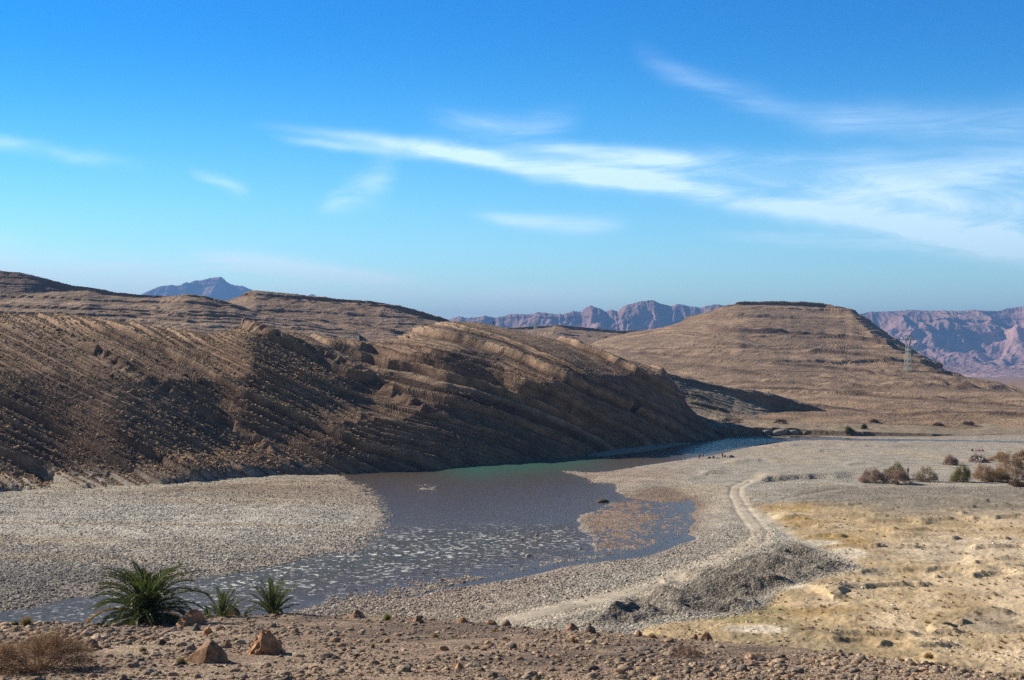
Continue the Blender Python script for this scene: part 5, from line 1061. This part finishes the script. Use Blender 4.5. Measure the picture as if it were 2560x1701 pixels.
# laundry heaps and buckets on the shore
def heap(name, label, cat, px, py, w_, h_, col, seed, group):
    o_ = onv(px, py); v, f = ico(4); v = v * (1 + 0.35 * fbm(v[:, 0] * 2 + seed, v[:, 1] * 2, v[:, 2] * 2, 4, seed))[:, None] * np.array([w_ / 2, w_ / 2.4, h_]); v[:, 2] = np.maximum(v[:, 2], -0.02)
    ob = npmesh(name, v, f, M_cloth, np.tile(col, (len(v), 1)), True); ob.location = o_; return tag(ob, label, cat, group)
GL = 'laundry heaps on the shore'
heap('laundry_heap', 'long grey heap of laundry left of the sitting person with the pink headscarf', 'laundry', 1772, 1148, 1.5, 0.55, (0.26, 0.25, 0.25), 5, GL)
heap('laundry_heap', 'dark blue-grey heap of laundry at the right end of the group', 'laundry', 1829, 1147, 1.6, 0.65, (0.09, 0.10, 0.13), 6, GL)
heap('laundry_heap', 'brown heap of cloth between the sitting and the standing person', 'laundry', 1794, 1149, 1.3, 0.35, (0.20, 0.14, 0.11), 7, GL)
def bucket(label, px, py, col):
    r = empty('bucket', onv(px, py), label, 'bucket', 'buckets on the shore')
    n_s = 16; ang = np.linspace(0, 2 * np.pi, n_s, endpoint=False); prof = [(0.0, .02), (.15, .0), (.19, .36), (.205, .37), (.17, .36), (.14, .03), (0, .03)]
    V = np.array([[rr * math.cos(a), rr * math.sin(a), zz] for rr, zz in prof for a in ang]); i_ = np.arange(len(prof) * n_s).reshape(len(prof), n_s)
    Fq = np.stack([i_[:-1], np.roll(i_, -1, 1)[:-1], np.roll(i_, -1, 1)[1:], i_[1:]], -1).reshape(-1, 4)
    npmesh('tub', V, Fq, M_cloth, np.tile(col, (len(V), 1)), True, r)
    a = np.linspace(0, np.pi, 13); pts = np.stack([.2 * np.cos(a), 0 * a, .36 + .18 * np.sin(a)], -1); sg = np.concatenate([pts[:-1], pts[1:], np.full((12, 2), .008)], 1); V, Fq = tubes(sg, 5)
    npmesh('handle', V, Fq, M_steel, np.tile([.4, .4, .42], (len(V), 1)), True, r)
bucket('white bucket left of the grey laundry heap', 1764, 1144, (0.75, 0.75, 0.75)); bucket('light blue bucket at the left end of the dark laundry heap', 1819, 1147, (0.35, 0.55, 0.75))

# ---- lattice pylons
def pylon(label, foot, hgt, rz, thick=1.0, base_w=5.6, name='pylon'):
    r = empty(name, foot, label, 'pylon', 'lattice pylons', rz); k = hgt / 34.7; st = 0.085 * thick
    def lat(nm, pts, w_=st):
        sg = np.array([[*a, *b, w_, w_] for a, b in pts]) ; sg[:, :6] *= k; V, Fq = tubes(sg, 4); npmesh(nm, V, Fq, M_steel, np.tile([.54, .56, .52], (len(V), 1)), False, r)
    wz = lambda z: base_w / 2 * (1 - z / 22.5) + 1.45 * (z / 22.5)
    cor = lambda z: [Vector((a * wz(z), b * wz(z) * .9, z)) for a, b in ((-1, -1), (1, -1), (1, 1), (-1, 1))]
    zs = [-0.8, 4.6, 9.6, 14.2, 18.6, 22.5]; P = []
    for a, b in zip(zs[:-1], zs[1:]):
        A_, B_ = cor(a), cor(b)
        for i in range(4):
            P += [(A_[i], B_[(i + 1) % 4]), (A_[(i + 1) % 4], B_[i])]
    for i in range(4): lat('leg', [(cor(zs[q])[i], cor(zs[q + 1])[i]) for q in range(5)], st * 1.6)
    lat('bracing', P, st * 0.9)
    top = cor(22.5)
    for s_ in (-1, 1):                                            # the two arms of the fork
        Q = []; n = 5
        inn = [Vector((s_ * (0.1 + 2.7 * t), 0, 22.5 + 0.2 + 8.3 * t)) for t in np.linspace(0, 1, n)]; outs = [[Vector((s_ * (1.45 + 2.1 * t), y * (1.2 - .7 * t), 22.5 + 8.3 * t)) for t in np.linspace(0, 1, n)] for y in (-1, 1)]
        for i in range(n - 1):
            Q += [(inn[i], inn[i + 1])] + [(o[i], o[i + 1]) for o in outs] + [(inn[i], outs[0][i + 1]), (outs[0][i], inn[i + 1]), (inn[i], outs[1][i + 1])]
        Q += [(outs[0][-1], Vector((s_ * 3.1, 0, 34.4))), (outs[1][-1], Vector((s_ * 3.1, 0, 34.4))), (inn[-1], Vector((s_ * 3.1, 0, 34.4)))]
        lat('fork_arm', Q, st * 1.2)
    C_ = []; xs = np.linspace(-8.6, 8.6, 13)
    for a, b in zip(xs[:-1], xs[1:]):
        ha, hb = 1.1 * (1 - abs(a) / 8.7), 1.1 * (1 - abs(b) / 8.7)
        for y in (-.45, .45): C_ += [(Vector((a, y * (1 - abs(a) / 9), 30.4)), Vector((b, y * (1 - abs(b) / 9), 30.4)))]
        C_ += [(Vector((a, 0, 30.4 + ha)), Vector((b, 0, 30.4 + hb))), (Vector((a, 0, 30.4)), Vector((b, 0, 30.4 + hb)))]
    lat('crossarm', C_, st * 1.1)
    T_ = []; xs = np.linspace(-3.8, 3.8, 9)
    for a, b in zip(xs[:-1], xs[1:]): T_ += [(Vector((a, y, 34.0)), Vector((b, y, 34.0))) for y in (-.3, .3)] + [(Vector((a, 0, 34.6)), Vector((b, 0, 34.6))), (Vector((a, -.3, 34.0)), Vector((b, 0, 34.6)))]
    lat('top_beam', T_, st * 1.1)
    for x in (-8.2, 0, 8.2):
        V = []; sg = [[x, 0, 30.4 - .18 * i, x, 0, 30.4 - .18 * (i + 1), .10 if i % 2 else .03, .10 if i % 2 else .03] for i in range(12)]
        sg = np.array(sg); sg[:, :6] *= k; V, Fq = tubes(sg, 6); npmesh('insulator', V, Fq, M_steel, np.tile([.30, .33, .33], (len(V), 1)), False, r)
    return r
def surf(px, py, pref):
    dg = bpy.context.evaluated_depsgraph_get(); org = Vector((0, 0, H)); dr_ = (wp(px, py, 100.0) - org).normalized(); p_ = org
    for _ in range(8):
        h_ = S.ray_cast(dg, p_, dr_)
        if not h_[0]: return None
        if h_[4].name.startswith(pref): return h_[1]
        p_ = h_[1] + dr_ * 0.3
    return None
pf = surf(2270, 927, 'mesa_hill') or wp(2270, 927, 1100)
pylon('nearest lattice pylon standing on the right flank of the flat-topped hill', pf, 88 / F * pf.y, 0.35, 1.9)
Yq = 1560.0; g0 = castdown((2290 - CX) / F * Yq, Yq)
zb = zat(908, Yq) if g0 is None else g0.z
pylon('fainter pylon seen just behind the nearest one', Vector(((2289 - CX) / F * Yq, Yq, zb)), zat(851, Yq) - zb, 0.35, 1.0)
g1 = castdown((1337 - CX) / F * 1330.0, 1330.0); zb = g1.z if g1 else 30
pylon('distant pylon rising behind the strata hill crest, against the mountains', Vector(((1337 - CX) / F * 1330, 1330.0, zb)), zat(797, 1330) - zb, 1.35, 1.0, 7.0)
